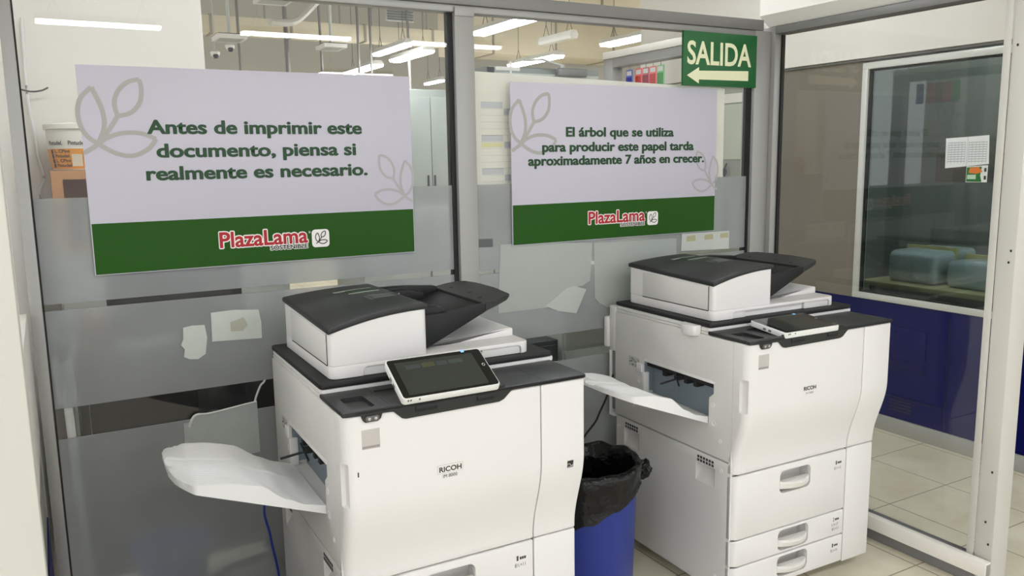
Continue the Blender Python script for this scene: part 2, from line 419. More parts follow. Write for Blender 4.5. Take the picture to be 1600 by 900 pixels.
# ================================================================ LIGHT FITTINGS
def lamp(x, y, z, L, along, wid, m, label, group, wires=True):
    t = thing('ceiling_lamp', label, 'lamp', (x, y, z), 0 if along == 'x' else math.pi/2, group)
    bm = bmesh.new(); prism(bm, [(-wid/2, .02), (-wid/2*.55, .075), (wid/2*.55, .075), (wid/2, .02), (wid/2, .012), (-wid/2, .012)], -L/2, L/2, 'x', bev=.003)
    obj('housing', bm, M_LAMPH, t)
    bm = bmesh.new(); prism(bm, [(-wid/2*.96, .011), (wid/2*.96, .011), (wid/2*.8, -.022), (-wid/2*.8, -.022)], -L/2*.985, L/2*.985, 'x', bev=.003)
    obj('diffuser', bm, m, t)
    if wires:
        for s in (-.35, .35):
            bm = bmesh.new(); tube(bm, [(s*L-.07, 0, .07), (s*L, 0, .22)], .004, 5); tube(bm, [(s*L+.07, 0, .07), (s*L, 0, .22)], .004, 5)
            tube(bm, [(s*L, 0, .22), (s*L, 0, 4.7-z)], .004, 5)
            obj('hanger', bm, mat('wire_dark', (70, 66, 62), .6), t)
    return t
G1 = 'fluorescent lamps over the shop floor in front'
for y in (.5, -3.3, -7.08, -10.9):
    for k, x in enumerate((-1.67, .375, 2.41, -3.71, -5.75)):  # two leftmost columns are unseen lamps added to brighten left-facing sides
        if y == -10.9 and x < 2: continue
        lamp(x, y, 3.0, 1.18 if k == 0 else 1.27, 'x', .16, M_LAMP, 'white fluorescent batten lamp hung over the shop floor, outside the view', G1)
G2 = 'fluorescent lamps of the room behind the glass'
for x, y, L, wd, lb in ((1.82, 7.82, 1.15, .10, 'slim bluish-lit strip lamp, left of the pair hanging near the mullion'),
                    (2.32, 8.35, 1.22, .16, 'lit batten lamp, right of the pair hanging near the mullion'),
                    (2.27, 10.2, 1.35, .17, 'lit batten lamp just above the top edge of the larger text sign'),
                    (4.23, 11.8, .75, .08, 'small distant lit strip between the left sign and the mullion'),
                    (2.24, 5.55, 1.2, .17, 'big bright batten lamp cut off by the mullion'),
                    (4.25, 8.2, 1.36, .17, 'lit batten lamp just over the top edge of the right text sign'),
                    (4.21, 5.75, 1.2, .18, 'bright batten lamp left of the green exit sign'),
                    (3.97, 3.1, 1.25, .16, 'lit lamp above the head rail beside the white bulkhead')):
    lamp(x, y, 3.0, L, 'y', wd*1.2, M_LAMPB, lb, G2)
t = lamp(3.37, 6.2, 3.0, .75, 'y', .12, M_LAMPH, 'unlit white lamp hanging between two lit ones behind the right pane', G2)

# ================================================================ COPIERS
def smooth(a, b, x):
    t = max(0, min(1, (x-a)/(b-a))); return t*t*(3-2*t)
def vfront(z):           # upper front is flush, lower front set back by an S curve
    return .0505*(1-smooth(.505, .735, z))
def loft_panel(name, u0, u1, z0, z1, vb, m, parent, rl=.03, rr=.004, prof=None, step=.012, e=.0035):
    prof = prof or (lambda z: .0505)
    zs = [z0, z0+e*.4, z0+e]; n = max(1, int((z1-z0-2*e)/step)) if prof(z0) != prof(z1) else 1
    zs += [z0+e+(z1-z0-2*e)*i/n for i in range(1, n)] + [z1-e, z1-e*.4, z1]
    ins = [e, e*.35, 0]+[0]*(len(zs)-6)+[0, e*.35, e]
    R = []
    for z, i_ in zip(zs, ins):
        f = prof(z)+i_; a, c = u0+i_, u1-(i_*.5); ring = [(a, vb, z)]
        for k in range(9):
            th = math.pi+math.pi/2*k/8 if rl > 0 else 0
            ring.append((a+rl+rl*math.cos(th), f+rl+rl*math.sin(th), z))
        for k in range(4):
            th = -math.pi/2+math.pi/2*k/3; ring.append((c-rr+rr*math.cos(th), f+rr+rr*math.sin(th), z))
        ring.append((c, vb, z)); R.append(ring)
    bm = bmesh.new(); rings(bm, R)
    return obj(name, bm, m, parent, angle=40)
W_, D_ = .690, .7264
def ztop(u, v):
    s = 1-((.312-u)/.27)**2; k = (v-.2)/.47
    return (1.130+.040*s)*(1-k)+(1.147+.018*s)*k

def copier(label, loc, rz, scr, model, first):
    t = thing('office_copier', label, 'copier', loc, rz)
    # --- cores
    body = box('upper_body', (.0, W_, .066, D_, .535, .952), M_WHITE2, t, bev=.003)
    c1 = bmesh.new(); prism(c1, [(.545, .775), (.528, .797), (.156, .793), (.154, .756), (.177, .738), (.177, .648), (.545, .66)], -.05, .24, 'x')
    cut(body, [c1])
    box('scanner_support', (.004, W_, .186, D_, .9525, .962), M_WHITE2, t, bev=.002)
    lower = box('lower_cabinet', (.0, W_-.006, .066, D_-.01, .048, .530), M_WHITE2, t, bev=.003)
    cs = []
    for z_a, z_b in ((.375, .483), (.160, .264), (.062, .166)):
        cb = bmesh.new(); bx(cb, .212, .370, .05, .104, z_a, z_b); cs.append(cb)
    for a, c in ((.139, .238), (.566, .662)):
        cb = bmesh.new(); prism(cb, [(-.02, .424), (.002, .424), (.045, .492), (-.02, .492)], a, c, 'y'); cs.append(cb)
    cut(lower, cs)
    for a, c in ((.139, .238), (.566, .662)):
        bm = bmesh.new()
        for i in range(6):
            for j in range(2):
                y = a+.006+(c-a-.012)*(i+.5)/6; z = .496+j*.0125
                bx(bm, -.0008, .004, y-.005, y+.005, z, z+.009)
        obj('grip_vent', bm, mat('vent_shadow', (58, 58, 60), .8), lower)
    box('inner_frame', (.01, W_-.01, .08, D_-.02, .5305, .5345), M_GAP, t)
    for z_ in (.1616, .2603, .493): box('seam_strip', (.02, .545, .0648, .0657, z_-.006, z_+.006), M_GAP, t)
    # --- side fasteners
    for v, z, r in ((.567, .708, .011), (.157, .714, .011), (.152, .652, .011), (.118, .598, .008), (.11, .497, .008), (.70, .492, .007), (.128, .106, .007), (.60, .60, .007)):
        bm = bmesh.new(); q = bmesh.new(); lathe(q, [(r, -.0005), (r, .0012), (r*.75, .0018), (r*.55, .0004), (0.0001, .0004)], n=18)
        bmesh.ops.rotate(q, verts=q.verts[:], matrix=Matrix.Rotation(-math.pi/2, 3, 'Y')); bmesh.ops.translate(q, verts=q.verts[:], vec=(0, v, z)); merge(bm, q); obj('side_fastener', bm, M_WHITE, t)
    bm = bmesh.new(); bx(bm, -.0006, .0004, .568, .634, .754, .793)
    o = obj('caution_label', bm, mat('label_pale', (190, 190, 184), .6), t)
    bm = bmesh.new(); random.seed(3)
    for i in range(16):
        y = .572+random.random()*.056; z = .758+random.random()*.03; bx(bm, -.0012, -.0004, y-.004, y+.004, z-.0015, z+.0018)
    obj('label_print', bm, mat('label_ink', (112, 108, 100), .7), o)
    # --- paper exit slot
    bm = bmesh.new(); bx(bm, .045, .05, .17, .54, .652, .795); bx(bm, .006, .045, .541, .544, .67, .79); 
    for k in range(5): bx(bm, .0435, .046, .22+k*.065, .224+k*.065, .70, .704)
    o = obj('slot_panel', bm, M_SLOT, t)
    bm = bmesh.new(); bx(bm, .010, .044, .16, .53, .772, .792); 
    for y in (.25, .30, .42): bx(bm, .008, .043, y, y+.018, .755, .775)
    obj('exit_roller_bar', bm, M_GAP, o)
    bm = bmesh.new(); tube(bm, [(.02, .335, .772), (-.075, .345, .757)], .0035, 6); tube(bm, [(-.02, .335, .795), (.0, .335, .74)], .003, 6); bx(bm, -.01, .02, .325, .35, .765, .778)
    obj('paper_flag', bm, M_GAP, t)
    for q in ((-.006, .02, .5485, .58, .742, .775), (-.004, .02, .532, .548, .66, .745), (-.003, .003, .15, .536, .790, .799)): box('slot_bracket', q, M_WHITE, t, bev=.001)
    # --- output tray (height field with fine ribs)
    NU, NV = 46, 170; bm = bmesh.new(); top = []; bot = []
    def pl(x, T):
        for (a, A), (c, C_) in zip(T, T[1:]):
            if x <= c: return A+(C_-A)*smooth(a, c, x)*.5+(C_-A)*.5*max(0, min(1, (x-a)/(c-a)))
        return T[-1][1]
    for i in range(NU+1):
        u = -.362+.362*i/NU
        k = smooth(-.362, -.315, u); k2 = smooth(-.362, -.30, u)
        v0 = .292-(.292-.18)*math.sqrt(max(0, min(1, (u+.362)/.045))); v1 = .44+(.53-.44)*math.sqrt(max(0, min(1, (u+.362)/.06)))
        rt_, rb = [], []
        for j in range(NV+1):
            s = j/NV; v = v0+(v1-v0)*s
            lip = pl(u, [(-.362, .797), (-.32, .787), (-.25, .780), (-.165, .757), (-.10, .708), (-.05, .682), (0, .669)])
            mid = pl(u, [(-.362, .797), (-.30, .783), (-.2, .764), (-.12, .722), (-.06, .695), (0, .668)])
            e = max(math.exp(-((v-.18)/.05)**2), .7*math.exp(-((v-.53)/.05)**2)); z = mid*(1-e)+lip*e
            if u < -.09: z += .0020*math.sin(v*2*math.pi/.0150)*smooth(.09, .13, -u)
            z -= .006*smooth(.335, .345, v)*(1-smooth(.395, .405, v))*smooth(.16, .2, -u)
            z += .007*math.exp(-((v-.37)/.012)**2)*math.exp(-((u+.12)/.05)**2)
            z -= .010*math.exp(-((v-.27)/.05)**2)*math.exp(-((u+.06)/.05)**2)
            rt_.append((u, v, z))
            zb = .645+(.767-.645)*min(1, -u/.32)+max(0, -u-.32)*.35
            rb.append((u, v, min(zb, z-.006)))
        top.append(rt_); bot.append(rb)
    Vt = [[bm.verts.new(p) for p in r] for r in top]; Vb = [[bm.verts.new(p) for p in r] for r in bot]
    for i in range(NU):
        for j in range(NV):
            bm.faces.new((Vt[i][j], Vt[i+1][j], Vt[i+1][j+1], Vt[i][j+1])); bm.faces.new((Vb[i][j], Vb[i][j+1], Vb[i+1][j+1], Vb[i+1][j]))
        bm.faces.new((Vt[i][0], Vb[i][0], Vb[i+1][0], Vt[i+1][0])); bm.faces.new((Vt[i][NV], Vt[i+1][NV], Vb[i+1][NV], Vb[i][NV]))
    for j in range(NV):
        bm.faces.new((Vt[0][j], Vt[0][j+1], Vb[0][j+1], Vb[0][j])); bm.faces.new((Vt[NU][j], Vb[NU][j], Vb[NU][j+1], Vt[NU][j+1]))
    bmesh.ops.recalc_face_normals(bm, faces=bm.faces[:])
    obj('output_tray', bm, mat('tray_white', (226, 225, 226), .45), t, angle=50)
    # --- front door, right cover
    door = loft_panel('front_door', 0, .5485, .4955, .9535, .0645, M_WHITE, t, rl=.028, prof=vfront)
    c = bmesh.new(); prism(c, rrect(-.03, .019, .716, .832, .006, 3), -.06, .012, 'y')
    cw = bmesh.new(); bx(cw, .0465, .092, -.02, .0045, .866, .915)
    hr = bmesh.new(); prism(hr, [(-.028, .718), (.024, .718), (.024, .832), (-.028, .832)], -.02, .0, 'y')
    ch = bmesh.new(); bx(ch, -.02, .0125, .004, .034, .722, .834, bev=.004)
    cut(door, [cw, ch])
    o = box('door_window', (.0468, .0918, .0015, .0043, .8663, .9147), mat('sensor_window', (190, 184, 180), .25), t)
    bm = bmesh.new(); bx(bm, .0475, .0911, .0008, .002, .868, .873); obj('window_mark', bm, mat('window_mark', (150, 140, 138), .5), o)
    loft_panel('right_front_cover', .5508, W_, .4955, .9535, .12, M_WHITE, t, rl=.0015, rr=.006, prof=vfront)
    loft_panel('lower_right_cover', .5515, W_, .05, .492, .12, M_WHITE, t, rl=.0015, rr=.006)
    if first: box('door_lock_slit', (.0325, .0355, -.0007, .003, .800, .812), M_GAP, t)
    # --- drawers with recessed grip
    for k, (z0, z1, hz0, hz1, lb) in enumerate(((.2625, .4905, .388, .470, 1), (.1650, .2580, .173, .254, 2), (.0560, .1605, .073, .155, 3))):
        d = loft_panel('paper_drawer', 0, .5485, z0, z1, .0645, M_WHITE, t, rl=.028)
        if k == 1: hz0, hz1 = .174, .251
        if k == 2: hz0, hz1 = .076, .153
        c = bmesh.new(); prism(c, rrect(.216, .366, hz0, hz1, .02, 5), .02, .09, 'y')
        cut(d, [c])
        bm = bmesh.new()
        def arc(zv, b0, b1, amp):
            return [(.220+(.362-.220)*i/16, b0-amp*math.sin(math.pi*i/16), zv) for i in range(17)]
        h = hz1-hz0; za = hz0+h*.16; zb_ = hz0+h*.52
        R = []
        for zz, amp, ins in ((za, .014, .010), (za+.004, .022, .004), (zb_-.006, .028, .002), (zb_, .025, .006)):
            fr = [(.220+(.142)*i/16, .0505+ins-amp*math.sin(math.pi*i/16)**.8 if 0 < i < 16 else .0505+ins, zz) for i in range(17)]
            R.append(fr+[(.362, .0640, zz), (.220, .0640, zz)])
        rings(bm, R); obj('drawer_handle', bm, mat('handle_white', (226, 223, 218), .35), d, angle=45)
        # size label
        bm = bmesh.new()
        fn = lambda x, z: (x, .0502, z)
        zt = z1-.050 if k == 0 else (z1-.036 if k == 1 else z1-.040)
        text(bm, str((1, 2, 1)[k]), .494, .500, zt, .014, fn, .02)
        for i in range(3): poly(bm, [(.504+i*.007, zt+.002), (.510+i*.007, zt+.002), (.510+i*.007, zt+.010), (.504+i*.007, zt+.010)], fn)
        text(bm, ('8½×11', '11×17', '8½×14')[k], .488, .522, zt-.019, .011, fn)
        if k == 1: text(bm, '8½×11', .490, .524, zt-.035, .010, fn)
        obj('size_label', flat(bm), M_INK if first or k == 0 else M_INK, d, angle=None)
    bm = bmesh.new(); bx(bm, .549, .551, .056, .12, .05, .95); obj('cover_gap', bm, mat('gap_grey', (120, 118, 114), .7), t)
    # --- console strip with dip for the screen hinge
    pts = [(.0, .966), (.0, .9545), (.046, .9525), (.050, .940), (.056, .934), (.088, .934), (.096, .940), (.100, .9515), (.128, .9505), (.150, .930), (.160, .927), (.420, .929), (.434, .934), (.456, .9535), (.470, .956), (W_, .956), (W_, .966)]
    bm = bmesh.new(); prism(bm, pts, -.006, .012, 'y', bev=.002)
    con = obj('console', bm, M_LID, t)
    bm = bmesh.new(); op = [(.0, .19), (.0, .024)]+[(.030+.030*math.cos(math.pi+math.pi/2*i/6), .024+.030*math.sin(math.pi+math.pi/2*i/6)) for i in range(1, 7)]+[(W_-.004, -.006), (W_+.002, .0), (W_+.002, .19)]
    prism(bm, op, .9545, .9665, 'z', bev=.003)
    slab = obj('console_top', bm, M_LID, t)
    c = bmesh.new(); prism(c, rrect(.030, .090, .014, .118, .012, 4), .957, .98, 'z')
    c2 = bmesh.new(); prism(c2, [(.128, .145), (.131, .004), (.4, .004), (.465, .145)], .9625, .98, 'z')
    c3 = bmesh.new(); bx(c3, .1225, .1235, -.02, .185, .9645, .98)
    c4 = bmesh.new(); bx(c4, .5565, .5573, -.02, .185, .9652, .98)
    cut(slab, [c, c2, c3, c4])
    bm = bmesh.new(); prism(bm, rrect(.055, .091, .9365, .9505, .0065, 5), -.009, -.0055, 'y', bev=.001); o = obj('sensor_pill', bm, mat('pill_grey', (92, 92, 90), .3), con)
    for x in (.065, .081):
        bm = bmesh.new(); lathe(bm, [(.0045, 0), (.004, .0015), (.0001, .002)], n=14)
        bmesh.ops.rotate(bm, verts=bm.verts[:], matrix=Matrix.Rotation(math.pi/2, 3, 'X')); bmesh.ops.translate(bm, verts=bm.verts[:], vec=(x, -.009, .9435)); obj('sensor_lens', bm, M_CHROME, o)
    for a, c in ((.185, .245), (.355, .405)):
        bm = bmesh.new(); q = bmesh.new(); lathe(q, [(.0115, a), (.0125, a+.001), (.0125, c-.001), (.0115, c)], n=20)
        bmesh.ops.rotate(q, verts=q.verts[:], matrix=Matrix.Rotation(math.pi/2, 3, 'Y')); bmesh.ops.translate(q, verts=q.verts[:], vec=(0, .003, .949)); merge(bm, q)
        obj('screen_hinge', bm, M_LID2, con)
    bm = bmesh.new(); bx(bm, .15, .44, -.004, .006, .955, .972, bev=.003); obj('hinge_bar', bm, M_LID2, con)
    # --- white band + black scanner bed
    bm = bmesh.new(); prism(bm, rrect(.004, .703, .183, D_, .010, 4), .9625, .9775, 'z', bev=.004); obj('bed_trim', bm, M_WHITE, t)
    bm = bmesh.new(); prism(bm, rrect(.0, .697, .178, D_+.002, .012, 4), .978, .992, 'z', bev=.0035); obj('scanner_bed', bm, M_LID2, t)
    # --- scanner lid and document feeder
    bm = bmesh.new(); prism(bm, rrect(.036, .634, .205, .690, .024, 5), .9925, 1.028, 'z', bev=.004)
    lid = obj('scanner_lid', bm, M_WHITE, t)
    c = bmesh.new(); prism(c, rrect(.126, .606, .96, 1.018, .012, 4), .15, .222, 'y')
    cut(lid, [c])
    box('lid_grip', (.128, .19, .2105, .222, .993, 1.0165), M_WHITE2, t, bev=.001)
    box('lid_grip', (.48, .604, .2105, .222, .993, 1.0165), M_WHITE2, t, bev=.001)
    N1, N2 = 20, 20
    def grid_solid(u0, u1, v0, v1, ft, fb):
        g = bmesh.new(); T = []; B = []
        for i in range(N1+1):
            u = u0+(u1-u0)*i/N1
            T.append([g.verts.new((u, v0+(v1-v0)*j/N2, ft(u, v0+(v1-v0)*j/N2))) for j in range(N2+1)])
            B.append([g.verts.new((u, v0+(v1-v0)*j/N2, fb(u, v0+(v1-v0)*j/N2))) for j in range(N2+1)])
        for i in range(N1):
            for j in range(N2):
                g.faces.new((T[i][j], T[i+1][j], T[i+1][j+1], T[i][j+1])); g.faces.new((B[i][j], B[i][j+1], B[i+1][j+1], B[i+1][j]))
            g.faces.new((T[i][0], B[i][0], B[i+1][0], T[i+1][0])); g.faces.new((T[i][N2], T[i+1][N2], B[i+1][N2], B[i][N2]))
        for j in range(N2):
            g.faces.new((T[0][j], T[0][j+1], B[0][j+1], B[0][j])); g.faces.new((T[N1][j], B[N1][j], B[N1][j+1], T[N1][j+1]))
        bmesh.ops.recalc_face_normals(g, faces=g.faces[:])
        sharp = [e for e in g.edges if len(e.link_faces) == 2 and e.calc_face_angle() > .8]
        return g, sharp
    g, sh = grid_solid(.038, .313, .208, .688, lambda u, v: ztop(u, v)-.016, lambda u, v: 1.0285)
    vert = [e for e in sh if abs((e.verts[0].co-e.verts[1].co).normalized().z) > .9]
    bmesh.ops.bevel(g, geom=vert, offset=.018, segments=5, affect='EDGES', profile=.5)
    fd = obj('feeder_body', g, M_WHITE, t, angle=40)
    # side cover of the feeder with dark seams
    bm = bmesh.new(); bx(bm, .0365, .0385, .232, .60, 1.0245, 1.0275); bx(bm, .0367, .0385, .2305, .2325, 1.0275, 1.112); obj('side_seam', bm, M_GAP, fd)
    bm = bmesh.new(); prism(bm, [(.2335, 1.029), (.598, 1.029), (.598, 1.119), (.45, 1.118), (.2335, 1.109)], .0355, .0385, 'x', bev=.001); obj('side_cover', bm, M_WHITE2, fd)
    g, sh = grid_solid(.034, .316, .203, .690, lambda u, v: ztop(u, v), lambda u, v: ztop(u, v)-.0155)
    bmesh.ops.bevel(g, geom=[e for e in sh], offset=.005, segments=2, affect='EDGES', profile=.5)
    cov = obj('feeder_cover', g, M_LID, t, angle=40)
    def dome(pts, dz=.0012):
        return lambda u, v: (u, v, ztop(u, v)+dz)
    bm = bmesh.new(); fd_ = dome(0)
    def cell(u0, u1, v0, v1, mi):
        for i in range(4):
            a, c = u0+(u1-u0)*i/4, u0+(u1-u0)*(i+1)/4; poly(bm, [(a, v0), (c, v0), (c, v1), (a, v1)], fd_, mi)
    cell(.165, .285, .585, .592, 0); cell(.165, .200, .575, .583, 0); cell(.20, .29, .535, .57, 1); cell(.195, .29, .520, .530, 0)
    for k in range(6): cell(.20+k*.015, .208+k*.015, .500, .508, 2)
    obj('feeder_label', flat(bm), [mat('decal_white', (196, 204, 192), .5), mat('decal_green', (36, 66, 46), .5), mat('decal_dim', (110, 130, 104), .6)], cov, angle=None)
    bm = bmesh.new(); bx(bm, .225, .295, .395, .45, ztop(.26, .42)-.006, ztop(.26, .42)+.0016, bev=.0012); bx(bm, .215, .226, .385, .455, ztop(.22, .42)-.006, ztop(.22, .42)+.0008, bev=.0006)
    obj('feeder_latch', bm, mat('latch_grey', (78, 80, 78), .4), cov)
    # document tray
    bm = bmesh.new(); prism(bm, [(.322, 1.085), (.44, 1.118), (.515, 1.136), (.515, 1.116), (.334, 1.034), (.322, 1.034)], .262, .60, 'y', bev=.002)
    tr = obj('document_tray', bm, M_LID2, t)
    bm = bmesh.new(); prism(bm, [(.3165, 1.128), (.38, 1.128), (.515, 1.144), (.515, 1.118), (.330, 1.033), (.3165, 1.033)], .252, .2625, 'y', bev=.002)
    obj('tray_side', bm, M_LID2, tr); bm = bmesh.new(); prism(bm, [(.3165, 1.158), (.40, 1.158), (.515, 1.149), (.515, 1.118), (.330, 1.033), (.3165, 1.033)], .60, .64, 'y', bev=.003); obj('tray_side', bm, M_LID2, tr)
    bm = bmesh.new(); q = [(.5155, .255), (.56, .256), (.592, .262), (.61, .28), (.622, .40), (.622, .52), (.612, .59), (.597, .62), (.56, .638), (.5155, .64)]
    v0_ = [bm.verts.new((a, b_, 1.141+(a-.515)*.20)) for a, b_ in q]; v1_ = [bm.verts.new((a, b_, 1.118+(a-.515)*.34)) for a, b_ in q]
    bm.faces.new(v0_); bm.faces.new(v1_[::-1])
    for i in range(len(q)): bm.faces.new((v0_[i], v1_[i], v1_[(i+1) % len(q)], v0_[(i+1) % len(q)]))
    bmesh.ops.recalc_face_normals(bm, faces=bm.faces[:]); bmesh.ops.bevel(bm, geom=bm.edges[:], offset=.002, segments=2, affect='EDGES')
    obj('tray_extension', bm, M_LID, tr)
    bm = bmesh.new(); prism(bm, [(.325, 1.088), (.325, 1.146), (.37, 1.148), (.395, 1.136), (.40, 1.106)], .268, .30, 'y', bev=.004); obj('paper_guide', bm, M_LID2, tr); bm = bmesh.new(); prism(bm, [(.325, 1.088), (.325, 1.15), (.40, 1.152), (.45, 1.14), (.46, 1.12)], .565, .598, 'y', bev=.004); obj('paper_guide', bm, M_LID2, tr)
    bm = bmesh.new(); fs = lambda u, v: (u, v, 1.085+(u-.322)*(1.118-1.085)/.118+.0012)
    for a, c, d, e_ in ((.41, .437, .40, .425), (.375, .397, .405, .425), (.42, .434, .375, .386), (.42, .434, .44, .452), (.40, .414, .315, .365)): poly(bm, [(a, d), (c, d), (c, e_), (a, e_)], fs)
    obj('tray_decal', flat(bm), mat('decal_pale', (170, 174, 172), .6), tr, angle=None)
    bm = bmesh.new(); fs2 = lambda u, v: (u, v, 1.141+(u-.515)*.20+.0006)
    for a, v in ((.535, .33), (.545, .42), (.54, .55), (.60, .57)): poly(bm, [(a, v), (a+.01, v), (a+.01, v+.012), (a, v+.012)], fs2)
    obj('size_mark', flat(bm), M_GAP, tr, angle=None)
    # stacking surface under the document tray
    bm = bmesh.new(); prism(bm, [(.318, 1.0285), (.318, 1.032), (.40, 1.030), (.45, 1.032), (.50, 1.040), (.55, 1.049), (.59, 1.054), (.618, 1.054), (.622, 1.050), (.622, 1.0285)], .286, .57, 'y', bev=.002)
    for k in range(2): bx(bm, .34, .58, .34+k*.10, .343+k*.10, 1.030, 1.033)
    obj('stacking_surface', bm, M_WHITE, t)
    # --- operation screen on its hinge
    u0, v0, z0, tilt, ww, hh = scr
    sm = Matrix.Translation((u0, v0, z0)) @ Matrix.Rotation(tilt, 4, 'X')
    def sobj(nm, bmx, m_, par, ang=35):
        bmesh.ops.transform(bmx, matrix=sm, verts=bmx.verts[:]); return obj(nm, bmx, m_, par, ang)
    bm = bmesh.new(); prism(bm, rrect(0, ww, 0, hh, .010, 4), -.020, 0, 'z', bev=.0035); ts = sobj('touch_screen', bm, M_PLWHITE, t)
    bm = bmesh.new(); prism(bm, rrect(.0035, ww-.0035, .0035, hh-.0035, .008, 4), -.0005, .0008, 'z'); sobj('screen_bezel', bm, M_SCREENBZ, ts)
    bm = bmesh.new(); bx(bm, .021, ww-.030, .011, hh-.016, .0007, .0011); ds = sobj('display', bm, M_SCREEN, ts)
    IC = [mat('icon_blue', (58, 66, 68), .12), mat('icon_olive', (70, 72, 54), .12), mat('icon_teal', (60, 70, 66), .12), M_GAP]
    for (a, c, d, e_, mi) in ((.045, .085, hh-.045, hh-.030, 0), (.090, .125, hh-.045, hh-.028, 1), (.13, .16, hh-.045, hh-.030, 0), (.165, .205, hh-.045, hh-.030, 2), (.09, .095, .024, .028, 3)):
        bm = bmesh.new(); poly(bm, [(a, d), (c, d), (c, e_), (a, e_)], lambda x, y: (x, y, .0014)); sobj('screen_icon', flat(bm), IC[mi], ds, None)
    bm = bmesh.new()
    for i in range(24):
        a0, a1 = 2*math.pi*i/24, 2*math.pi*(i+1)/24; cx, cy = ww-.016, hh*.55
        poly(bm, [(cx+.0028*math.cos(a0), cy+.0036*math.sin(a0)), (cx+.0042*math.cos(a0), cy+.0052*math.sin(a0)), (cx+.0042*math.cos(a1), cy+.0052*math.sin(a1)), (cx+.0028*math.cos(a1), cy+.0036*math.sin(a1))], lambda x, y: (x, y, .0012))
    sobj('home_ring', flat(bm), mat('ring_grey', (190, 190, 186), .4), ts, None)
    bm = bmesh.new(); bx(bm, ww*.79, ww*.79+.009, hh-.009, hh+.0005, -.002, .0016, bev=.0007); sobj('status_light', bm, emit('status_blue', (.25, .55, 1), 1.2), ts)
    for q in [(x, x+.004, -.0008, .002, -.008, -.003) for x in (.012, .019, .042)]+[(-.0008, .001, hh*.35+x, hh*.35+x+.012, -.015, -.008) for x in (.006, .030)]:
        bm = bmesh.new(); bx(bm, *q); sobj('port', bm, mat('port_grey', (96, 96, 92), .6), ts)
    bm = bmesh.new(); bx(bm, u0+.04, u0+ww-.04, .03, .055, .960, .9735, bev=.002); obj('screen_arm', bm, M_LID2, t)
    # --- badges
    bm = bmesh.new(); fn = lambda x, z: (x, -.0006, z)
    if first:
        poly(bm, rrect(.241, .313, .764, .787, .001, 1), lambda x, z: (x, -.0003, z), 2)
        poly(bm, rrect(.242, .312, .765, .786, .001, 1), lambda x, z: (x, -.0004, z), 1)
        text(bm, 'RICOH', .246, .309, .7685, .0125, fn, .035, 0); text(bm, model, .256, .296, .752, .009, fn, .0, 0)
    else:
        text(bm, 'RICOH', .258, .317, .7655, .0125, fn, .035, 0); text(bm, model, .269, .304, .751, .007, fn, 0, 3)
    obj('maker_badge', flat(bm), [M_INK, mat('badge_plate', (226, 223, 219), .4), mat('badge_edge', (190, 186, 182), .5), mat('ink_soft', (120, 114, 106), .6)], t, None)
    if first:
        bm = bmesh.new(); poly(bm, [(.6325, .7025), (.6525, .7025), (.6525, .7235), (.6325, .7235)], lambda x, z: (x, .0004+vfront(z)-.001, z), 0)
        ribbon(bm, [(.634+.017*i/10, .711+.004*math.sin(i*.62)) for i in range(11)], .0022, lambda x, z: (x, -.0006+vfront(.713), z), 1)
        poly(bm, [(.634, .7045), (.651, .7045), (.651, .7065), (.634, .7065)], lambda x, z: (x, -.0006+vfront(.705), z), 1)
        obj('energy_sticker', flat(bm), [M_BLACK, mat('sticker_pale', (180, 178, 174), .6)], t, None)
    else:
        bm = bmesh.new(); R = []
        for z, k in ((.942, .85), (.948, 1.), (.979, 1.08), (.981, 1.05)):
            R.append([(.0-.030*k*math.sin(math.pi*i/12)**.6 if 0 < i < 12 else .001, .269+.040*k*math.cos(math.pi*i/12), z) for i in range(13)])
        rings(bm, R); obj('side_cup', bm, M_WHITE, t, angle=50)
        bm = bmesh.new(); bx(bm, .0, .16, D_-.002, .766, .79, .972, bev=.004); obj('rear_cover', bm, M_WHITE2, t)
        bm = bmesh.new(); bx(bm, -.012, .14, .7655, .790, .80, .925, bev=.008); obj('rear_duct', bm, M_WHITE, t)
        bm = bmesh.new(); bx(bm, .0, .05, .728, .742, .55, .789); obj('rear_panel', bm, M_ALUD, t)
        bm = bmesh.new(); bx(bm, -.002, .03, .752, .764, .53, .789, bev=.002); bx(bm, -.002, .03, .728, .764, .52, .5295); obj('rear_rail', bm, M_PLWHITE, t)
    # --- castors
    for cx, cy in ((.08, .14), (.61, .14), (.08, .64), (.61, .64)):
        bm = bmesh.new(); q = bmesh.new(); lathe(q, [(.012, -.012), (.021, -.010), (.0225, 0), (.021, .010), (.012, .012)], n=20)
        bmesh.ops.rotate(q, verts=q.verts[:], matrix=Matrix.Rotation(math.pi/2, 3, 'Y')); bmesh.ops.translate(q, verts=q.verts[:], vec=(cx, cy, .0225)); merge(bm, q)
        bx(bm, cx-.02, cx+.02, cy-.012, cy+.03, .034, .049, bev=.003); obj('castor', bm, M_RUBBER, t)
    return t
copier('white and black office copier on the left, tablet screen tilted up towards the viewer', (-1.78335, -.82917, 0), -.014885,
       (.148, -.022, .981, .506, .27, .146), 'IM 8000', True)
copier('white and black office copier beside the bin, tablet screen folded almost flat', (-.43401, -.80347, 0), -.019929,
       (.152, -.012, .978, .104, .2565, .164), 'IM 7000', False)

bm = bmesh.new(); prism(bm, [(.324, 1.0885), (.350, 1.096), (.347, 1.132), (.337, 1.160), (.326, 1.150)], .478, .4795, 'y')
o = obj('paper_slip', bm, M_PAPER); o.location = (-1.78335, -.82917, 0); o.rotation_euler = (0, 0, -.014885)
tag(o, 'small white paper slip with a red tip poking out of the left copier feeder', 'paper')
bm = bmesh.new(); poly(bm, [(.328, 1.142), (.342, 1.142), (.337, 1.158), (.328, 1.150)], lambda x, z: (x, .4774, z)); obj('red_print', flat(bm), mat('slip_red', (190, 70, 60), .6), o, None)
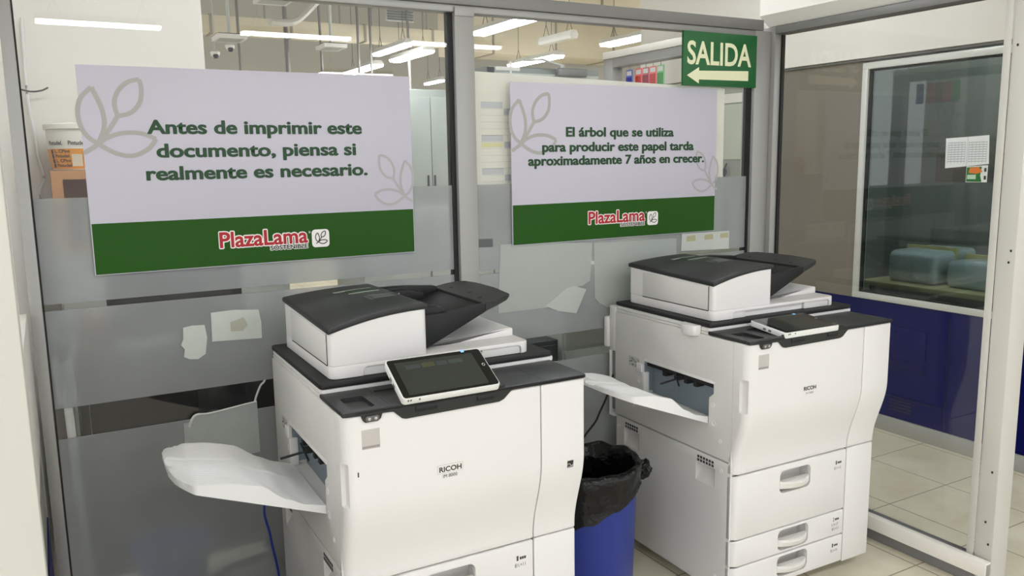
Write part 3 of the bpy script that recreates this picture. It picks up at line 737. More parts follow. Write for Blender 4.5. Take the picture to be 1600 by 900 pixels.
# ================================================================ SIGNS
def sign(label, x, z, lines, logo):
    t = thing('text_sign', label, 'sign', (x, -.005, z))
    Wd, H, G = 1.0024, .5969, .1503
    pn = box('panel', (0, Wd, -.006, 0.0, 0, H), M_SIGN, t, bev=.0008)
    box('green_band', (.0025, Wd-.0025, -.0066, -.0058, .0025, G), M_GREEN, t)
    f = lambda d: (lambda a, b_: (a, -.0061-d, b_))
    bm = bmesh.new(); fl = f(.0004)
    leaf(bm, *logo['leaf1'], .0125, fl)
    o = obj('leaf_motif', flat(bm), M_LEAF, t, None)
    bm = bmesh.new(); leaf(bm, *logo['leaf2'], .0085, fl); obj('leaf_motif', flat(bm), mat('sign_leaf_pale', (172, 169, 172), .5), t, None)
    bm = bmesh.new()
    for s, a, c, base, cap in lines:
        for q in range(9):                        # the strokes are thickened evenly all round
            dx, dz = (0, 0) if q == 0 else (.0019*math.cos(q*math.pi/4), .0011*math.sin(q*math.pi/4))
            text(bm, s, a+.001+dx, c-.001+dx, base+dz, cap, f(.0008+q*.00006), .010)
    obj('lettering', flat(bm), M_TXT, t, None)
    x0, x1, zb, ch = logo['name']
    def ringtext(bm, txt, a, c, base, cap, r, d, off, mi=0, n=12):   # lettering grown evenly by r
        for q in range(n+1):
            dx, dz = (0, 0) if q == 0 else (r*math.cos(q*2*math.pi/n), r*math.sin(q*2*math.pi/n))
            text(bm, txt, a+dx, c+dx, base+dz, cap, f(d+q*.00003), off, mi)
    bm = bmesh.new(); ringtext(bm, 'PlazaLama', x0, x1, zb, ch, .0036, .0010, .02)
    ringtext(bm, 'SOSTENIBLE', x0+(x1-x0)*.56, x1-.001, zb-.0175, .0125, .0024, .0010, .01)
    text(bm, '®', x1+.004, x1+.011, zb+ch*.62, .007, f(.0016), .0)
    obj('logo_outline', flat(bm), M_LOGOW, t, None)
    bm = bmesh.new(); ringtext(bm, 'PlazaLama', x0, x1, zb, ch, .0008, .0018, .012, 0, 6); ringtext(bm, 'SOSTENIBLE', x0+(x1-x0)*.56, x1-.001, zb-.0175, .0125, .0004, .0018, .01, 1, 6)
    obj('logo_lettering', flat(bm), [M_RED, M_BLACK], t, None)
    ex, ez, es = logo['emb']
    bm = bmesh.new(); poly(bm, rrect(ex, ex+es, ez, ez+es, es*.2, 6), f(.0018), 0)
    leaf(bm, ex+es*.36, ez+es*.30, es*.62, es*.62, es*.05, f(.0022), 1)
    obj('logo_emblem', flat(bm), [M_LOGOW, M_BLACK], t, None)
    return t
L1 = dict(leaf1=(.039, .3785, .182, .190), leaf2=(.972, .197, -.130, .145), name=(.352, .626, .0590, .046), emb=(.640, .0405, .058))
sign('left text sign with three large bold green lines, hung above the tilted-screen copier', -2.2393, 1.2392,
     (('Antes de imprimir este', .171, .826, .4068, .038), ('documento, piensa si', .192, .803, .338, .038), ('realmente es necesario.', .159, .840, .2715, .038)), L1)
L2 = dict(leaf1=(.041, .3765, .182, .190), leaf2=(.982, .199, -.130, .145), name=(.342, .620, .0640, .046), emb=(.633, .0435, .056))
sign('right text sign with smaller green lettering about trees, below the exit sign', -.8438, 1.2348,
     (('El árbol que se utiliza', .2395, .767, .402, .0335), ('para producir este papel tarda', .133, .876, .346, .0335), ('aproximadamente 7 años en crecer.', .071, .934, .295, .0335)), L2)
# exit sign
t = thing('exit_sign', 'green exit sign with a cream left-pointing arrow in the corner of the glass', 'sign', (-.05, -.030, 1.840))
box('panel', (0, .408, -.004, .0075, 0, .216), M_EXIT, t, bev=.0008)
fe = lambda a, b_: (a, -.0045, b_)
bm = bmesh.new(); text(bm, 'SALIDA', .020, .376, .0875, .0875, fe, .02); obj('lettering', flat(bm), M_EXITW, t, None)
bm = bmesh.new(); poly(bm, [(.0195, .0405), (.084, .075), (.084, .0605), (.361, .0685), (.361, .0275), (.084, .0255), (.084, .009)], fe); obj('arrow', flat(bm), M_EXITW, t, None)

# ================================================================ BIN
t = thing('waste_bin', 'blue ribbed waste bin with a black bag between the two copiers', 'bin', (-.812, -.45, 0))
bm = bmesh.new(); lathe(bm, [(.10, .0), (.148, .0), (.152, .006), (.166, .490), (.170, .495), (.170, .505), (.163, .505), (.148, .02), (.1, .015)], n=240, fn=lambda a, z: .011*math.sin(a*40) if .01 < z < .48 else 0)
obj('bin_body', bm, M_CAN, t, 60)
bm = bmesh.new(); R = []
prof = [(.0, .14), (.08, .14), (.125, .18), (.140, .34), (.150, .46), (.158, .525), (.168, .540), (.182, .536), (.186, .52), (.182, .495), (.179, .46), (.180, .435), (.182, .420)]
N = 96
for k, (r, z) in enumerate(prof[1:]):
    ring = []
    for i in range(N):
        a = 2*math.pi*i/N
        nz = pnoise(Vector((math.cos(a)*3.2, math.sin(a)*3.2, z*9))); nz2 = pnoise(Vector((math.cos(a)*9, math.sin(a)*9, z*24+7)))
        rr = r*(1+.035*nz*(1 if k > 1 else .6)+.018*nz2); zz = z+(.012*nz if k > 2 else 0)
        if k >= 8:                               # the hem hangs lower on the near-left side
            f_ = (k-7)/4; zz -= f_*.072*math.cos(a-math.radians(180)) - f_*.005*nz
        ring.append((rr*math.cos(a), rr*math.sin(a), zz))
    R.append(ring)
V = [[bm.verts.new(p) for p in r] for r in R]
for a, c in zip(V, V[1:]):
    for i in range(N): bm.faces.new((a[i], a[(i+1) % N], c[(i+1) % N], c[i]))
bm.faces.new(V[0])
bmesh.ops.recalc_face_normals(bm, faces=bm.faces[:])
lin_ = obj('bin_liner', bm, M_BAG, t, 180)
bm = bmesh.new()
bmesh.ops.create_icosphere(bm, subdivisions=4, radius=1)
for v in bm.verts:
    n_ = pnoise(v.co*1.7)*.45+pnoise(v.co*4)*.25; v.co = Vector((v.co.x*.034, v.co.y*.028, v.co.z*.030))*(1+n_)
bmesh.ops.translate(bm, verts=bm.verts[:], vec=(.212, -.03, .47))
tube(bm, spline([(.165, -.03, .485), (.19, -.03, .475), (.21, -.03, .47)]), .02, 8, .012)
obj('liner_knot', bm, M_BAG, lin_, 180)

# ================================================================ PAPERS ON THE GLASS
def sheet(name, pts, label, cat, m, y=-.0035, th=.0006, warp=0., group=None):
    bm = bmesh.new(); prism(bm, pts, y, y+th, 'y')
    o = obj(name, bm, m)
    return tag(o, label, cat, group)
MP1 = mat('paper_grey', (176, 178, 172), .8, mottle=.05, mscale=9); MP2 = mat('paper_pale', (202, 206, 200), .8, mottle=.05, mscale=14); MP3 = mat('paper_bag', (166, 171, 168), .7, mottle=.12, mscale=10, bump=.4, bscale=18)
o = sheet('paper_sheet', [(-1.928, 1.096), (-1.86, 1.098), (-1.782, 1.091), (-1.776, 1.05), (-1.777, .997), (-1.93, 1.004)], 'rectangular pale paper taped to the frosted glass left of the copier', 'paper', MP2)
bm = bmesh.new(); poly(bm, [(-1.872, 1.03), (-1.835, 1.028), (-1.818, 1.045), (-1.83, 1.072), (-1.85, 1.066), (-1.872, 1.060)], lambda a, b_: (a, -.0041, b_)); obj('stain', flat(bm), mat('paper_stain', (180, 180, 166), .9), o, None)
sheet('paper_scrap', [(-2.012, 1.058), (-1.985, 1.062), (-1.949, 1.060), (-1.944, 1.02), (-1.952, .968), (-1.975, .954), (-2.000, .957), (-2.016, .966), (-2.012, .99), (-2.022, 1.004), (-2.014, 1.022)], 'small torn white paper scrap stuck left of the rectangular paper', 'paper', MP2)
o = sheet('paper_bag', [(-2.034, .755), (-2.012, .757), (-1.996, .778), (-1.955, .776), (-1.90, .782), (-1.83, .790), (-1.806, .790), (-1.806, .62), (-2.034, .60)], 'wrinkled translucent paper sheet hanging behind the left output tray', 'paper', MP3)
bm = bmesh.new(); tube(bm, spline([(-2.018, -.006, .742), (-2.008, -.008, .765), (-1.992, -.007, .778), (-1.95, -.006, .776), (-1.85, -.006, .787), (-1.807, -.006, .791)]), .005, 6, .002); obj('folded_edge', bm, mat('paper_fold', (206, 208, 204), .7), o)
G3 = None
sheet('paper_sheet', [(-.893, 1.243), (-.70, 1.236), (-.478, 1.223), (-.488, 1.073), (-.523, 1.055), (-.60, 1.052), (-.69, .984), (-.907, .984)], 'large pale sheet on the frosted glass between the copiers, lower right corner folded', 'paper', mat('sheet_pale', (168, 174, 168), .8, mottle=.04, mscale=5), y=-.003)
sheet('paper_flap', [(-.605, 1.052), (-.565, 1.058), (-.508, 1.040), (-.556, .948), (-.64, .965), (-.700, .992)], 'folded-over corner flap hanging off the large pale sheet', 'paper', mat('sheet_flap', (186, 190, 185), .8, mottle=.04, mscale=5), y=-.006)
sheet('paper_sheet', [(-.470, 1.222), (-.30, 1.218), (-.045, 1.215), (-.045, .96), (-.30, .952), (-.40, .955), (-.44, .975), (-.466, 1.0)], 'large pale sheet on the frosted glass behind the right copier', 'paper', mat('sheet_pale', (168, 174, 168)), y=-.003)
o = sheet('notice_strip', [(-.016, 1.231), (.254, 1.229), (.254, 1.150), (-.020, 1.158)], 'small white notice with yellowed tape spots beside the right sign corner', 'paper', mat('notice_white', (196, 200, 194), .8))
for a in (.01, .11, .20):
    bm = bmesh.new(); poly(bm, [(a, 1.196+a*.02), (a+.05, 1.196+a*.02), (a+.048, 1.222), (a, 1.219)], lambda x, z: (x, -.0042, z))
    obj('tape_spot', flat(bm), mat('tape_yellow', (178, 172, 138), .8), o, None)
sheet('dark_tape', [(-.988, 1.268), (-.924, 1.266), (-.924, 1.236), (-.988, 1.237)], 'dark grey rectangle of tape on the glass beside the mullion', 'tape', mat('tape_dark', (92, 95, 98), .6))
# planner sheet behind the clear glass
t = thing('planner_sheet', 'big white planner with printed rows hung behind the glass left of the right sign', 'poster', (-.98, .030, 1.24))
bm = bmesh.new(); prism(bm, [(0, 0), (1.22, 0), (1.22, .600), (.0, .628)], 0, .002, 'y'); obj('sheet', bm, translucent_paper('planner_paper', (244, 243, 236), .4), t)
bm = bmesh.new(); fn = lambda x, z: (x, -.0006, z)
random.seed(5); z = .50; cols = (0, 1, 0, 2, 0, 1, 0, 0)
k = 0
while z > .02:
    for (a, c) in ((.035, .125), (.13, .21)):
        sh = random.random()
        if k % 5 == (0 if a < .1 else 1): poly(bm, [(a, z), (c, z), (c, z+.022), (a, z+.022)], fn, 0)
        elif k == 6 and a < .1: poly(bm, [(a, z+.004), (c, z+.004), (c, z+.018), (a, z+.018)], fn, 1)
        poly(bm, [(a, z-.003), (c, z-.003), (c, z-.0015), (a, z-.0015)], fn, 2)
    z -= .024; k += 1
obj('printed_rows', flat(bm), [mat('row_blue', (196, 198, 204), .8), mat('row_yellow', (222, 216, 160), .8), mat('row_line', (206, 206, 200), .8)], t, None)
bm = bmesh.new(); bx(bm, .0, .01, -.004, .004, .60, .63, bev=.001); bx(bm, .10, .2, -.004, .004, .635, .648, bev=.001); bx(bm, .16, .165, -.003, .004, .62, .665); obj('clip', bm, M_PLWHITE, t)
# papers on the right partition
t = thing('printed_sheet', 'two joined white printed table sheets stuck on the right glass pane', 'paper', (XR-.0045, 0, 0))
fx = lambda y, z: (-.001, y, z)
bm = bmesh.new(); prism(bm, [(-.828, 1.603), (-.905, 1.606), (-.984, 1.610), (-.989, 1.512), (-.91, 1.504), (-.831, 1.497)], -.0006, .0002, 'x'); obj('sheet', bm, M_PAPER, t)
bm = bmesh.new()
for a, c in ((-.838, -.902), (-.914, -.978)):
    for k in range(9):
        zz = 1.585-k*.0082
        poly(bm, [(a, zz), (c, zz+.001), (c, zz+.0035), (a, zz+.0025)], fx)
    for k in range(6):
        yy = a+(c-a)*k/5; poly(bm, [(yy, 1.515), (yy-.0012, 1.515), (yy-.0012, 1.588), (yy, 1.588)], fx)
poly(bm, [(-.909, 1.503), (-.9105, 1.503), (-.9105, 1.605), (-.909, 1.605)], fx)
obj('printed_table', flat(bm), mat('print_grey', (160, 164, 166), .8), t, None)
t = thing('printed_card', 'small green and orange card stuck below the printed sheets on glass', 'card', (XR-.0045, 0, 0))
bm = bmesh.new(); prism(bm, [(-.911, 1.503), (-.987, 1.508), (-.9865, 1.449), (-.911, 1.448)], -.0006, .0002, 'x'); obj('card', bm, mat('card_white', (206, 210, 206), .6), t)
bm = bmesh.new(); poly(bm, [(-.9125, 1.450), (-.968, 1.450), (-.962, 1.472), (-.966, 1.503), (-.9125, 1.500)], fx, 0)
poly(bm, [(-.920, 1.481), (-.950, 1.478), (-.970, 1.485), (-.955, 1.502), (-.924, 1.498)], lambda y, z: (-.0014, y, z), 1)
poly(bm, [(-.916, 1.459), (-.947, 1.459), (-.947, 1.475), (-.916, 1.474)], lambda y, z: (-.0016, y, z), 2)
for q in (1.458, 1.485): poly(bm, [(-.975, q), (-.983, q), (-.983, q+.013), (-.975, q+.013)], fx, 3)
obj('card_print', flat(bm), [mat('card_green', (30, 100, 40), .5), mat('card_orange', (205, 110, 40), .5), mat('card_pale', (170, 196, 170), .5), M_INK], t, None)

# ================================================================ CABLES
def cable(name, pts, r, m, label):
    bm = bmesh.new(); tube(bm, spline(pts, 8), r, 8); return tag(obj(name, bm, m), label, 'cable')
cable('network_cable', [(-1.79, -.075, .55), (-1.817, -.06, .445), (-1.805, -.06, .36), (-1.80, -.06, .319), (-1.784, -.06, .20), (-1.79, -.065, .09), (-1.85, -.07, .008), (-2.0, -.06, .006)], .004, mat('cable_blue', (24, 48, 150), .4), 'blue network cable hanging down beside the left copier')
cable('power_cable', [(-.438, -.09, .70), (-.477, -.10, .617), (-.51, -.10, .56), (-.533, -.10, .521), (-.588, -.10, .468), (-.62, -.10, .40), (-.60, -.10, .1), (-.56, -.10, .006)], .004, M_RUBBER, 'black power cable curving from the right copier down behind the bin')
cable('white_cable', [(-1.745, .05, .92), (-1.761, .05, .858), (-1.768, .05, .838), (-1.782, .05, .823), (-1.803, .05, .770), (-1.81, .05, .70), (-1.80, .05, .3), (-1.79, .05, .01)], .0035, M_PLWHITE, 'thin white cable behind the glass at the left copier')
cable('wall_cable', [(-2.36, 1.97, 2.25), (-2.37, 1.97, 1.9), (-2.355, 1.97, 1.7), (-2.35, 1.97, 1.6), (-2.335, 1.97, 1.5), (-2.36, 1.97, 1.42), (-2.35, 1.97, 1.2)], .007, M_PLWHITE, 'white cable running down the white wall corner behind the left post')
cable('loose_wire', [(-2.43, 1.96, 1.93), (-2.36, 1.95, 1.91), (-2.31, 1.95, 1.915), (-2.28, 1.95, 1.93)], .004, mat('wire_dark', (70, 66, 62)), 'short curved dark wire poking from the white wall at top left')

# ================================================================ BEHIND THE LEFT PANE
# wooden cabinet with paint bucket
gc_ = thing('grey_cabinet', 'grey low cabinet under the wooden hutch behind the left frosted film', 'cabinet', (-2.32, 1.60, 0))
box('body', (0, 1.05, 0, .38, 0, 1.16), M_GREYCAB, gc_, bev=.004)
for k in range(2):
    d = box('door', (.01+k*.52, .52+k*.52, -.018, -.0005, .03, 1.14), M_GREYCAB, gc_, bev=.003); box('handle', (.46 if k == 0 else .55, .48 if k == 0 else .57, -.035, -.0185, .6, .72), M_STEEL, d)
cw_ = thing('wooden_hutch', 'open wooden hutch carrying the paint bucket behind the left glass', 'cabinet', (-2.31, 1.62, 1.1605))
bm = bmesh.new(); bx(bm, 0, .02, 0, .36, 0, .3745); bx(bm, 1.0, 1.02, 0, .36, 0, .3745); bx(bm, .02, 1.0, .02, .36, .35, .3745); bx(bm, .02, 1.0, .34, .36, 0.02, .35); bx(bm, .02, 1.0, .0, .34, .0, .02); bx(bm, .02, .045, -.001, .02, 0.02, .3745)
obj('carcass', bm, M_WOOD, cw_)
box('shelf_edge', (.045, 1.0, .0, .0195, .335, .3745), M_WOOD, cw_)
tag(box('clear_box', (-2.20, -2.06, 1.70, 1.86, 1.181, 1.40), mat('clear_plastic', (150, 148, 140), .3, mottle=.3, mscale=30), bev=.006), 'small grey plastic box inside the wooden hutch behind glass', 'box')
pb = thing('paint_bucket', 'white and orange paint bucket standing on the wooden hutch', 'bucket', (-2.175, 1.80, 1.5352))
bm = bmesh.new(); lathe(bm, [(.118, 0), (.122, .004), (.137, .125), (.137, .19), (.133, .19), (.12, .01)], n=48); obj('bucket_body', bm, mat('bucket_white', (232, 230, 220), .4), pb)
bm = bmesh.new(); lathe(bm, [(.134, .1905), (.146, .1905), (.147, .212), (.142, .218), (.0001, .218)], n=48); obj('bucket_lid', bm, mat('bucket_lid', (236, 234, 224), .4), pb)
bm = bmesh.new(); R = []
for z in (.008, .10): R.append([((.1235+.0128*(z/.1))*math.cos(2*math.pi*i/48), (.1235+.0128*(z/.1))*math.sin(2*math.pi*i/48), z) for i in range(48)])
rings(bm, R, cap=False); obj('orange_label', bm, mat('label_orange', (240, 160, 40), .5), pb)
bm = bmesh.new()
def cyl(a0):
    def f(x, z):
        a = a0+x/.137; r = .1245+.013*min(1, z/.1)+.0012; return (r*math.cos(a), r*math.sin(a), z)
    return f
fc = cyl(math.radians(233))
text(bm, 'Pintudel.', -.07, .01, .118, .018, lambda x, z: tuple(Vector(fc(x, z))), .02); text(bm, 'Pintudel.', .035, .11, .118, .018, fc, .02)
for k, s in enumerate(('L. CPint', 'Pintudel.', 'L. CPint', 'Pintudel')): text(bm, s, -.035, .040, .082-k*.0215, .014, fc, .02)
for k in range(4): poly(bm, [(-.06, .014+k*.021), (-.046, .014+k*.021), (-.046, .033+k*.021), (-.06, .033+k*.021)], fc)
obj('label_print', flat(bm), M_BLACK, pb, None)
bm = bmesh.new(); poly(bm, [(.045, .02), (.09, .02), (.09, .075), (.045, .075)], lambda x, z: tuple(Vector(fc(x, z))*1.0+Vector((0, -.002, 0)))); obj('text_block', flat(bm), mat('label_text_white', (226, 214, 190), .6), pb, None)
# desk seen in the gaps of the film
dk = thing('office_desk', 'dark desk standing behind the frosted glass of the left pane', 'desk', (-2.30, .62, 0))
box('desk_top', (0, 1.05, 0, .70, .70, .735), M_DARKWOOD, dk, bev=.003)
box('modesty_panel', (.03, 1.02, .03, .05, .05, .70), M_DARKWOOD, dk)
box('leg_panel', (.0, .028, .03, .68, 0, .70), M_DARKWOOD, dk); box('leg_panel', (1.022, 1.05, .03, .68, 0, .70), M_DARKWOOD, dk)
mo = thing('monitor', 'black monitor on the desk, seen through the thin slit in the film', 'monitor', (-1.89, 1.08, .7352))
box('screen', (-.27, .27, -.02, .02, .10, .42), M_CHAIR, mo, bev=.004); box('stand', (-.03, .03, .0, .03, .01, .12), M_CHAIR, mo); box('foot', (-.11, .11, -.07, .09, 0, .012), M_CHAIR, mo)
for i, (x, wd, hgt, c, lb) in enumerate(((-2.28, .12, .25, (120, 84, 60), 'brown carton on the desk left of the black monitor behind the slit'), (-1.42, .14, .24, (60, 56, 54), 'dark carton on the desk right of the black monitor behind the slit'))):
    o = box('carton', (x, x+wd, .80, .96, .7352, .7352+hgt), mat('carton_%d' % i, c, .8), bev=.003); tag(o, lb, 'box')
    box('tape_strip', (x+wd*.42, x+wd*.58, .799, .961, .7352+hgt-.02, .7352+hgt+.0006), mat('packing_tape', (200, 180, 140), .4), o)
# office chair close behind the lower gap
ch = thing('office_chair', 'black office chair behind the glass gap left of the copier', 'chair', (-1.66, .33, 0), .4)
bm = bmesh.new(); bx(bm, -.22, .22, -.20, .20, .44, .52, bev=.03, seg=3); obj('seat', bm, M_CHAIR, ch)
bm = bmesh.new(); bx(bm, -.20, .20, .165, .22, .56, .84, bev=.025, seg=3); obj('backrest', bm, M_CHAIR, ch)
for s in (-1, 1):
    bm = bmesh.new(); tube(bm, spline([(s*.22, .10, .50), (s*.27, .08, .60), (s*.27, .0, .70), (s*.27, -.14, .69)]), .02, 8); obj('armrest', bm, M_CHAIR, ch)
bm = bmesh.new(); tube(bm, [(0, 0, .08), (0, 0, .44)], .025, 10); tube(bm, [(0, .16, .46), (0, .21, .62)], .015, 8); obj('column', bm, M_STEEL, ch)
for k in range(5):
    a = 2*math.pi*k/5; bm = bmesh.new(); tube(bm, [(0, 0, .09), (.24*math.cos(a), .24*math.sin(a), .055)], .018, 8, .012); lathe(bm, [(.01, 0), (.024, .006), (.026, .022), (.02, .042), (.008, .045)], (.24*math.cos(a), .24*math.sin(a), 0), 12); obj('leg', bm, M_CHAIR, ch)
# mop pole and bucket behind the film
pl_ = thing('extension_pole', 'silver-tipped pole with white grip leaning behind the left frosted pane', 'pole', (-2.325, .26, 0))
def lean(z): return (-.022*(z/1.1), -.215*(z/1.1)+.0, z)
bm = bmesh.new(); tube(bm, [lean(.0), lean(.86)], .012, 12); obj('shaft', bm, mat('pole_grey', (226, 228, 226), .35), pl_)
bm = bmesh.new(); tube(bm, [lean(.855), lean(.87), lean(.97), lean(.985)], .027, 16); obj('grip', bm, M_PLWHITE, pl_)
bm = bmesh.new(); tube(bm, [lean(.985), lean(1.04)], .018, 12, .016); obj('collar', bm, M_STEEL, pl_)
bm = bmesh.new(); tube(bm, [lean(1.04), lean(1.055), lean(1.095)], .013, 12, .010); obj('tip', bm, M_CHROME, pl_)
bk = thing('mop_bucket', 'blue bucket blurred behind the lower frosted film at bottom left', 'bucket', (-2.06, .36, 0))
bm = bmesh.new(); lathe(bm, [(.09, 0), (.10, .004), (.125, .20), (.132, .205), (.132, .215), (.122, .213), (.095, .01)], n=36); obj('bucket_body', bm, mat('bucket_blue', (26, 84, 190), .4), bk)
bm = bmesh.new(); tube(bm, spline([(-.128, 0, .205), (-.10, -.10, .215), (0, -.138, .22), (.10, -.10, .215), (.128, 0, .205)]), .004, 6); obj('handle', bm, M_STEEL, bk)
# low dark cabinet behind the second pane
cb = thing('low_cabinet', 'low dark cabinet behind the gap between the copiers', 'cabinet', (-.62, .42, 0))
box('body', (0, .25, 0, .4, 0, .74), mat('cab_dark', (58, 62, 60), .5), cb, bev=.003); box('door', (.01, .24, -.012, -.0005, .03, .72), mat('cab_dark', (58, 62, 60)), cb, bev=.002)
box('handle', (.03, .04, -.03, -.0125, .5, .6), M_STEEL, cb, bev=.002)
cb = thing('filing_cabinet', 'pale grey filing cabinet behind the gap beside the right copier', 'cabinet', (-.33, .45, 0))
box('body', (0, .62, 0, .5, 0, 1.02), M_GREYCAB, cb, bev=.003)
for k in range(3):
    d = box('drawer', (.01, .61, -.015, -.0005, .04+k*.325, .35+k*.325), M_GREYCAB, cb, bev=.003); box('handle', (.25, .37, -.03, -.0155, .20+k*.325, .215+k*.325), M_STEEL, d, bev=.002)
cb = thing('storage_locker', 'pale low storage unit standing deeper in the room behind the right pane', 'cabinet', (-1.0, 1.25, 0))
box('body', (0, 1.12, 0, .4, 0, 1.30), mat('storage_pale', (206, 208, 202), .5, mottle=.03), cb, bev=.004)
for k in range(3):
    d = box('door', (.01+k*.37, .37+k*.37, -.018, -.0005, .04, 1.28), mat('storage_pale', (206, 208, 202)), cb, bev=.003); box('handle', (.33+k*.37, .345+k*.37, -.032, -.0185, .62, .72), M_STEEL, d, bev=.002)
# ================================================================ STORE ROOM FAR BACK
G4 = 'air ducts'
def duct(x0, x1, y, z0, z1, n, label, dep=.5):
    t = thing('air_duct', label, 'duct', (x0, y, z0), 0, None)
    box('duct_body', (0, x1-x0, 0, dep, 0, z1-z0), M_DUCT, t, bev=.006)
    for k in range(n):
        x = (x1-x0)*(k+.2)/n; bm = bmesh.new(); tube(bm, [(x, dep/2, z1-z0), (x, dep/2, 4.7-z0)], .012, 6); obj('hanger_rod', bm, M_STEEL, t)
        x = (x1-x0)*(k+.5)/n; box('flange', (x-.015, x+.015, -.018, dep+.018, -.018, z1-z0+.018), mat('duct_flange', (150, 143, 126), .6), t)
    return t
duct(-.75, 3.5, 9.03, 3.27, 3.49, 4, 'long slim beige air duct crossing behind the left pane', .3)
duct(3.6, 12.0, 9.4, 3.25, 3.95, 7, 'large beige air duct behind the right pane', .8)
duct(3.6, 11.5, 6.5, 3.50, 4.14, 6, 'high beige air duct seen above the head rail', .45)
def vent(x, y, z, w_, label):
    t = thing('ceiling_vent', label, 'vent', (x, y, z), 0, 'ceiling vents')
    bm = bmesh.new(); bx(bm, -w_/2, w_/2, -.2, -.17, 0, .05); bx(bm, -w_/2, w_/2, .17, .2, 0, .05); bx(bm, -w_/2, -w_/2+.03, -.17, .17, 0, .05); bx(bm, w_/2-.03, w_/2, -.17, .17, 0, .05); obj('frame', bm, M_PLWHITE, t)
    bm = bmesh.new()
    for k in range(7): bx(bm, -w_/2+.03, w_/2-.03, -.15+k*.045, -.13+k*.045, .0, .03)
    obj('louvre', bm, M_GREYCAB, t); box('back_plate', (-w_/2+.01, w_/2-.01, -.19, .19, .0501, .06), M_GAP, t)
    bm = bmesh.new(); tube(bm, [(0, 0, .06), (0, 0, 4.7-z)], .02, 8); obj('hanger', bm, M_GREYCAB, t)
vent(-.22, 7.9, 3.02, .34, 'white louvred vent hanging near the white wall end behind the left pane')
vent(.33, 7.9, 3.50, .40, 'white louvred vent at the very top of the left pane')
vent(1.13, 8.2, 3.02, .30, 'white louvred vent hanging right of the long thin lamp reflection')
def camv(x, y, z, label):
    t = thing('security_camera', label, 'camera', (x, y, z), 0, 'security cameras')
    bm = bmesh.new(); lathe(bm, [(.0001, -.03), (.03, -.03), (.055, .0), (.06, .03), (.03, .05), (.0001, .052)], n=18); obj('dome', bm, M_PLWHITE, t)
    bm = bmesh.new(); lathe(bm, [(.0001, -.05), (.02, -.048), (.035, -.02), (.03, -.0)], (0, -.03, 0), 14); obj('lens', bm, M_GAP, t)
    bm = bmesh.new(); tube(bm, [(0, 0, .05), (0, 0, 4.7-z)], .008, 6); obj('hanger', bm, M_GREYCAB, t)
camv(-.16, 8.2, 2.97, 'small dark-lensed camera just below the louvred vent behind the left pane'); camv(-.36, 8.1, 2.87, 'small camera at the white wall end, lower of the two')
gr_ = thing('wall_grille', 'grey louvred grille high up near the mullion behind the left pane', 'grille', (2.06, 8.58, 3.50))
box('frame', (0, .42, 0, .05, 0, .34), M_GREYCAB, gr_, bev=.004); bm = bmesh.new()
for k in range(9): bx(bm, .015, .405, -.016, -.0005, .015+k*.035, .035+k*.035)
obj('louvre', bm, mat('grille_dark', (98, 98, 94), .6), gr_); bm = bmesh.new(); tube(bm, [(.21, .025, .34), (.21, .025, 1.2)], .02, 6); obj('hanger', bm, M_GREYCAB, gr_)
for i, (x0, z0, x1, z1, r, lb) in enumerate(((.02, 4.65, .03, 0, .018, 'thin vertical conduit nearest the white wall end'), (.62, 4.65, .66, 0, .030, 'thicker grey vertical conduit behind the left pane'), (1.08, 4.65, 1.12, 0, .018, 'thin conduit right of the thick one behind the left pane'), (1.62, 4.65, 1.62, 0, .018, 'conduit above the right half of the left sign'), (1.80, 4.65, 1.80, 0, .018, 'conduit just right of its twin above the left sign'), (2.35, 4.65, 2.4, 0, .018, 'conduit behind the pair of lamps near the mullion'))):
    bm = bmesh.new(); tube(bm, [(x0, 8.54, z0), (x1, 8.54, z1)], r, 8); tag(obj('conduit', bm, mat('conduit_grey', (108, 106, 100), .5)), lb, 'pipe', 'conduits in the room behind')
bm = bmesh.new(); tube(bm, spline([(.2, 7.6, 3.22), (.45, 7.7, 3.24), (.62, 7.8, 3.32), (.95, 7.9, 3.62), (1.4, 7.9, 4.0)]), .045, 8); tag(obj('duct_pipe', bm, mat('pipe_pale', (186, 184, 176), .5)), 'pale diagonal pipe rising at the top of the left pane', 'pipe')
tc_ = thing('steel_cabinet', 'tall grey steel cabinet between the left sign and the mullion, behind glass', 'cabinet', (2.05, 8.0, 0))
box('body', (0, .75, 0, .5, 0, 2.52), mat('steel_cab', (126, 134, 130), .45), tc_, bev=.004)
for k in range(2):
    d = box('door', (.02+k*.36, .37+k*.36, -.02, -.0005, .04, 2.42), mat('steel_cab_door', (136, 144, 140), .4), tc_, bev=.003); box('handle', (.30 if k == 0 else .40, .32 if k == 0 else .42, -.04, -.0205, 1.2, 1.35), M_GAP, d)
tc_ = thing('steel_cabinet', 'grey overhead unit behind the right sign, topped by a door closer', 'cabinet', (.17, 2.05, 0))
box('body', (0, .85, 0, .4, 0, 2.14), mat('steel_cab', (126, 134, 130)), tc_, bev=.004); box('door', (.01, .84, -.02, -.0005, .03, 2.10), mat('overhead_door', (176, 180, 174), .45), tc_, bev=.003)
box('edge_cap', (-.02, .03, -.024, -.0205, 2.06, 2.13), M_GAP, tc_)
dc = thing('door_closer', 'grey hydraulic door closer above the right sign behind glass', 'door closer', (.65, 1.97, 2.085))
bm = bmesh.new(); bx(bm, 0, .23, 0, .045, 0, .055, bev=.012, seg=3); obj('body', bm, mat('closer_grey', (120, 120, 118), .35, .3), dc)
bm = bmesh.new(); bx(bm, .02, .05, .01, .035, .055, .075); tube(bm, [(.03, .02, .07), (-.12, .01, .10), (-.25, .02, .09)], .008, 6); obj('arm', bm, M_GREYCAB, dc)
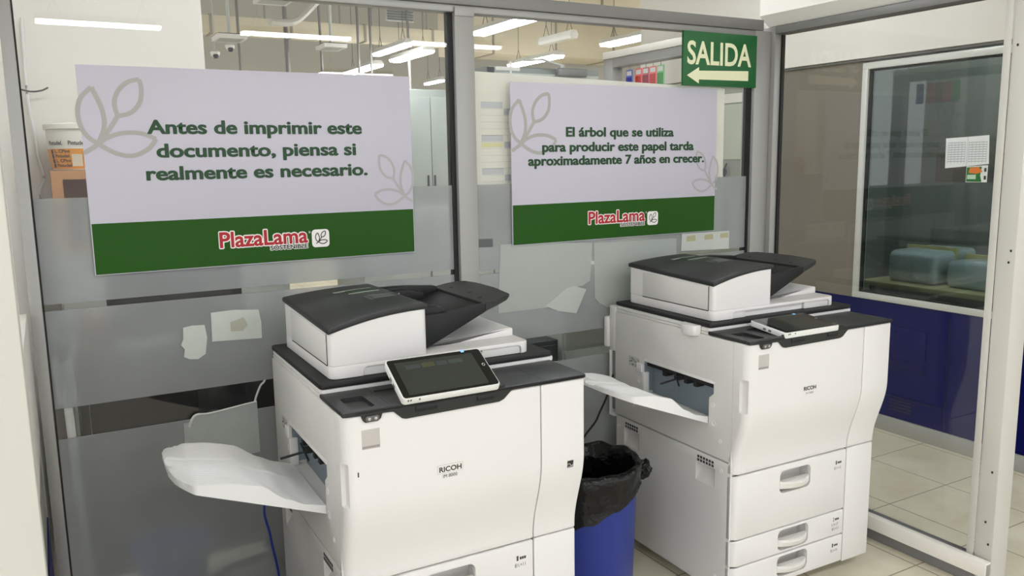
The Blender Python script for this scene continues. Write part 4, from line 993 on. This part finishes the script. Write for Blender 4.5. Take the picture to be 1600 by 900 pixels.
# hanging blister packs on the cubicle frame
for i, (y, c, lb) in enumerate(((.98, (40, 50, 150), 'blue'), (.90, (190, 40, 40), 'red'), (.84, (150, 40, 60), 'dark red'), (.78, (200, 60, 60), 'coral red'), (.72, (70, 150, 80), 'green'))):
    t = thing('pen_pack', '%s pen blister pack hanging in the row left of the exit sign' % lb, 'pen pack', (.46, y, 1.884), 0, 'pen packs in a row')
    bm = bmesh.new(); prism(bm, rrect(-.028, .028, 0, .135, .006, 3), -.001, .001, 'x'); obj('card', bm, mat('pack_card_%d' % i, tuple(min(255, v+60) for v in c), .4), t)
    bm = bmesh.new()
    for k in range(3): tube(bm, [(-.006, -.014+k*.014, .012), (-.006, -.014+k*.014, .095)], .0055, 8)
    obj('pens', bm, mat('pack_pen_%d' % i, c, .35), t)
    bm = bmesh.new(); bx(bm, -.003, -.0011, -.02, .02, .105, .128); obj('header', bm, M_PLWHITE, t)
    bm = bmesh.new(); tube(bm, [(0, 0, .13), (0, 0, .156)], .002, 5); obj('hook', bm, M_STEEL, t)
# furniture of the dim office behind window 5
t = thing('office_table', 'pale yellowish table seen dimly at the bottom of the corridor window', 'table', (2.2, -1.6, 0))
box('table_top', (0, .74, 0, 2.4, .72, .75), mat('table_yellow', (190, 176, 130), .5), t, bev=.003)
for x in (.04, .66):
    for y in (.04, 2.32): box('leg', (x, x+.04, y, y+.04, 0, .72), M_STEEL, t)
for k, (x, y, h_, lb) in enumerate(((2.30, .36, .20, 'left of three pale wrapped bundles on the table behind the corridor window'), (2.32, -.02, .17, 'middle of three pale wrapped bundles on the table behind the corridor window'), (2.30, -.40, .21, 'right of three pale wrapped bundles on the table behind the corridor window'))):
    t = thing('wrapped_bundle', lb, 'bundle', (x, y, .7502), 0, 'wrapped bundles in the corridor office')
    bm = bmesh.new(); bx(bm, 0, .44, 0, .33, 0, h_, bev=.04, seg=4)
    for v in bm.verts: v.co += Vector((0, 0, .02*pnoise(v.co*9+Vector((k, 0, 0))) if v.co.z > .02 else 0))
    obj('wrapping', bm, mat('wrap_pale', (176, 186, 190), .3, bump=.6, bscale=14), t, 60)
    bm = bmesh.new(); bx(bm, .2, .225, -.004, .334, .0, h_+.018, bev=.002); obj('strap', bm, mat('strap_yellow', (196, 182, 120), .5), t)
for i, (y, x) in enumerate(((-.85, 3.005), (-.285, 3.005), (.28, 3.005))):
    t = thing('grey_locker', ('leftmost', 'middle', 'rightmost')[2-i]+' tall grey locker seen dimly through the corridor window', 'locker', (x, y, 0), 0, 'lockers behind the corridor window')
    box('body', (0, .29, 0, .56, 0, 1.9), mat('locker_%d' % (i % 2), ((100, 104, 102), (102, 106, 103))[i % 2], .5), t, bev=.004); box('door', (-.02, -.0005, .01, .55, .05, 1.87), mat('locker_%d' % (i % 2), (100, 104, 102)), t, bev=.003); box('handle', (-.035, -.0205, .06, .08, 1.0, 1.1), M_STEEL, t)
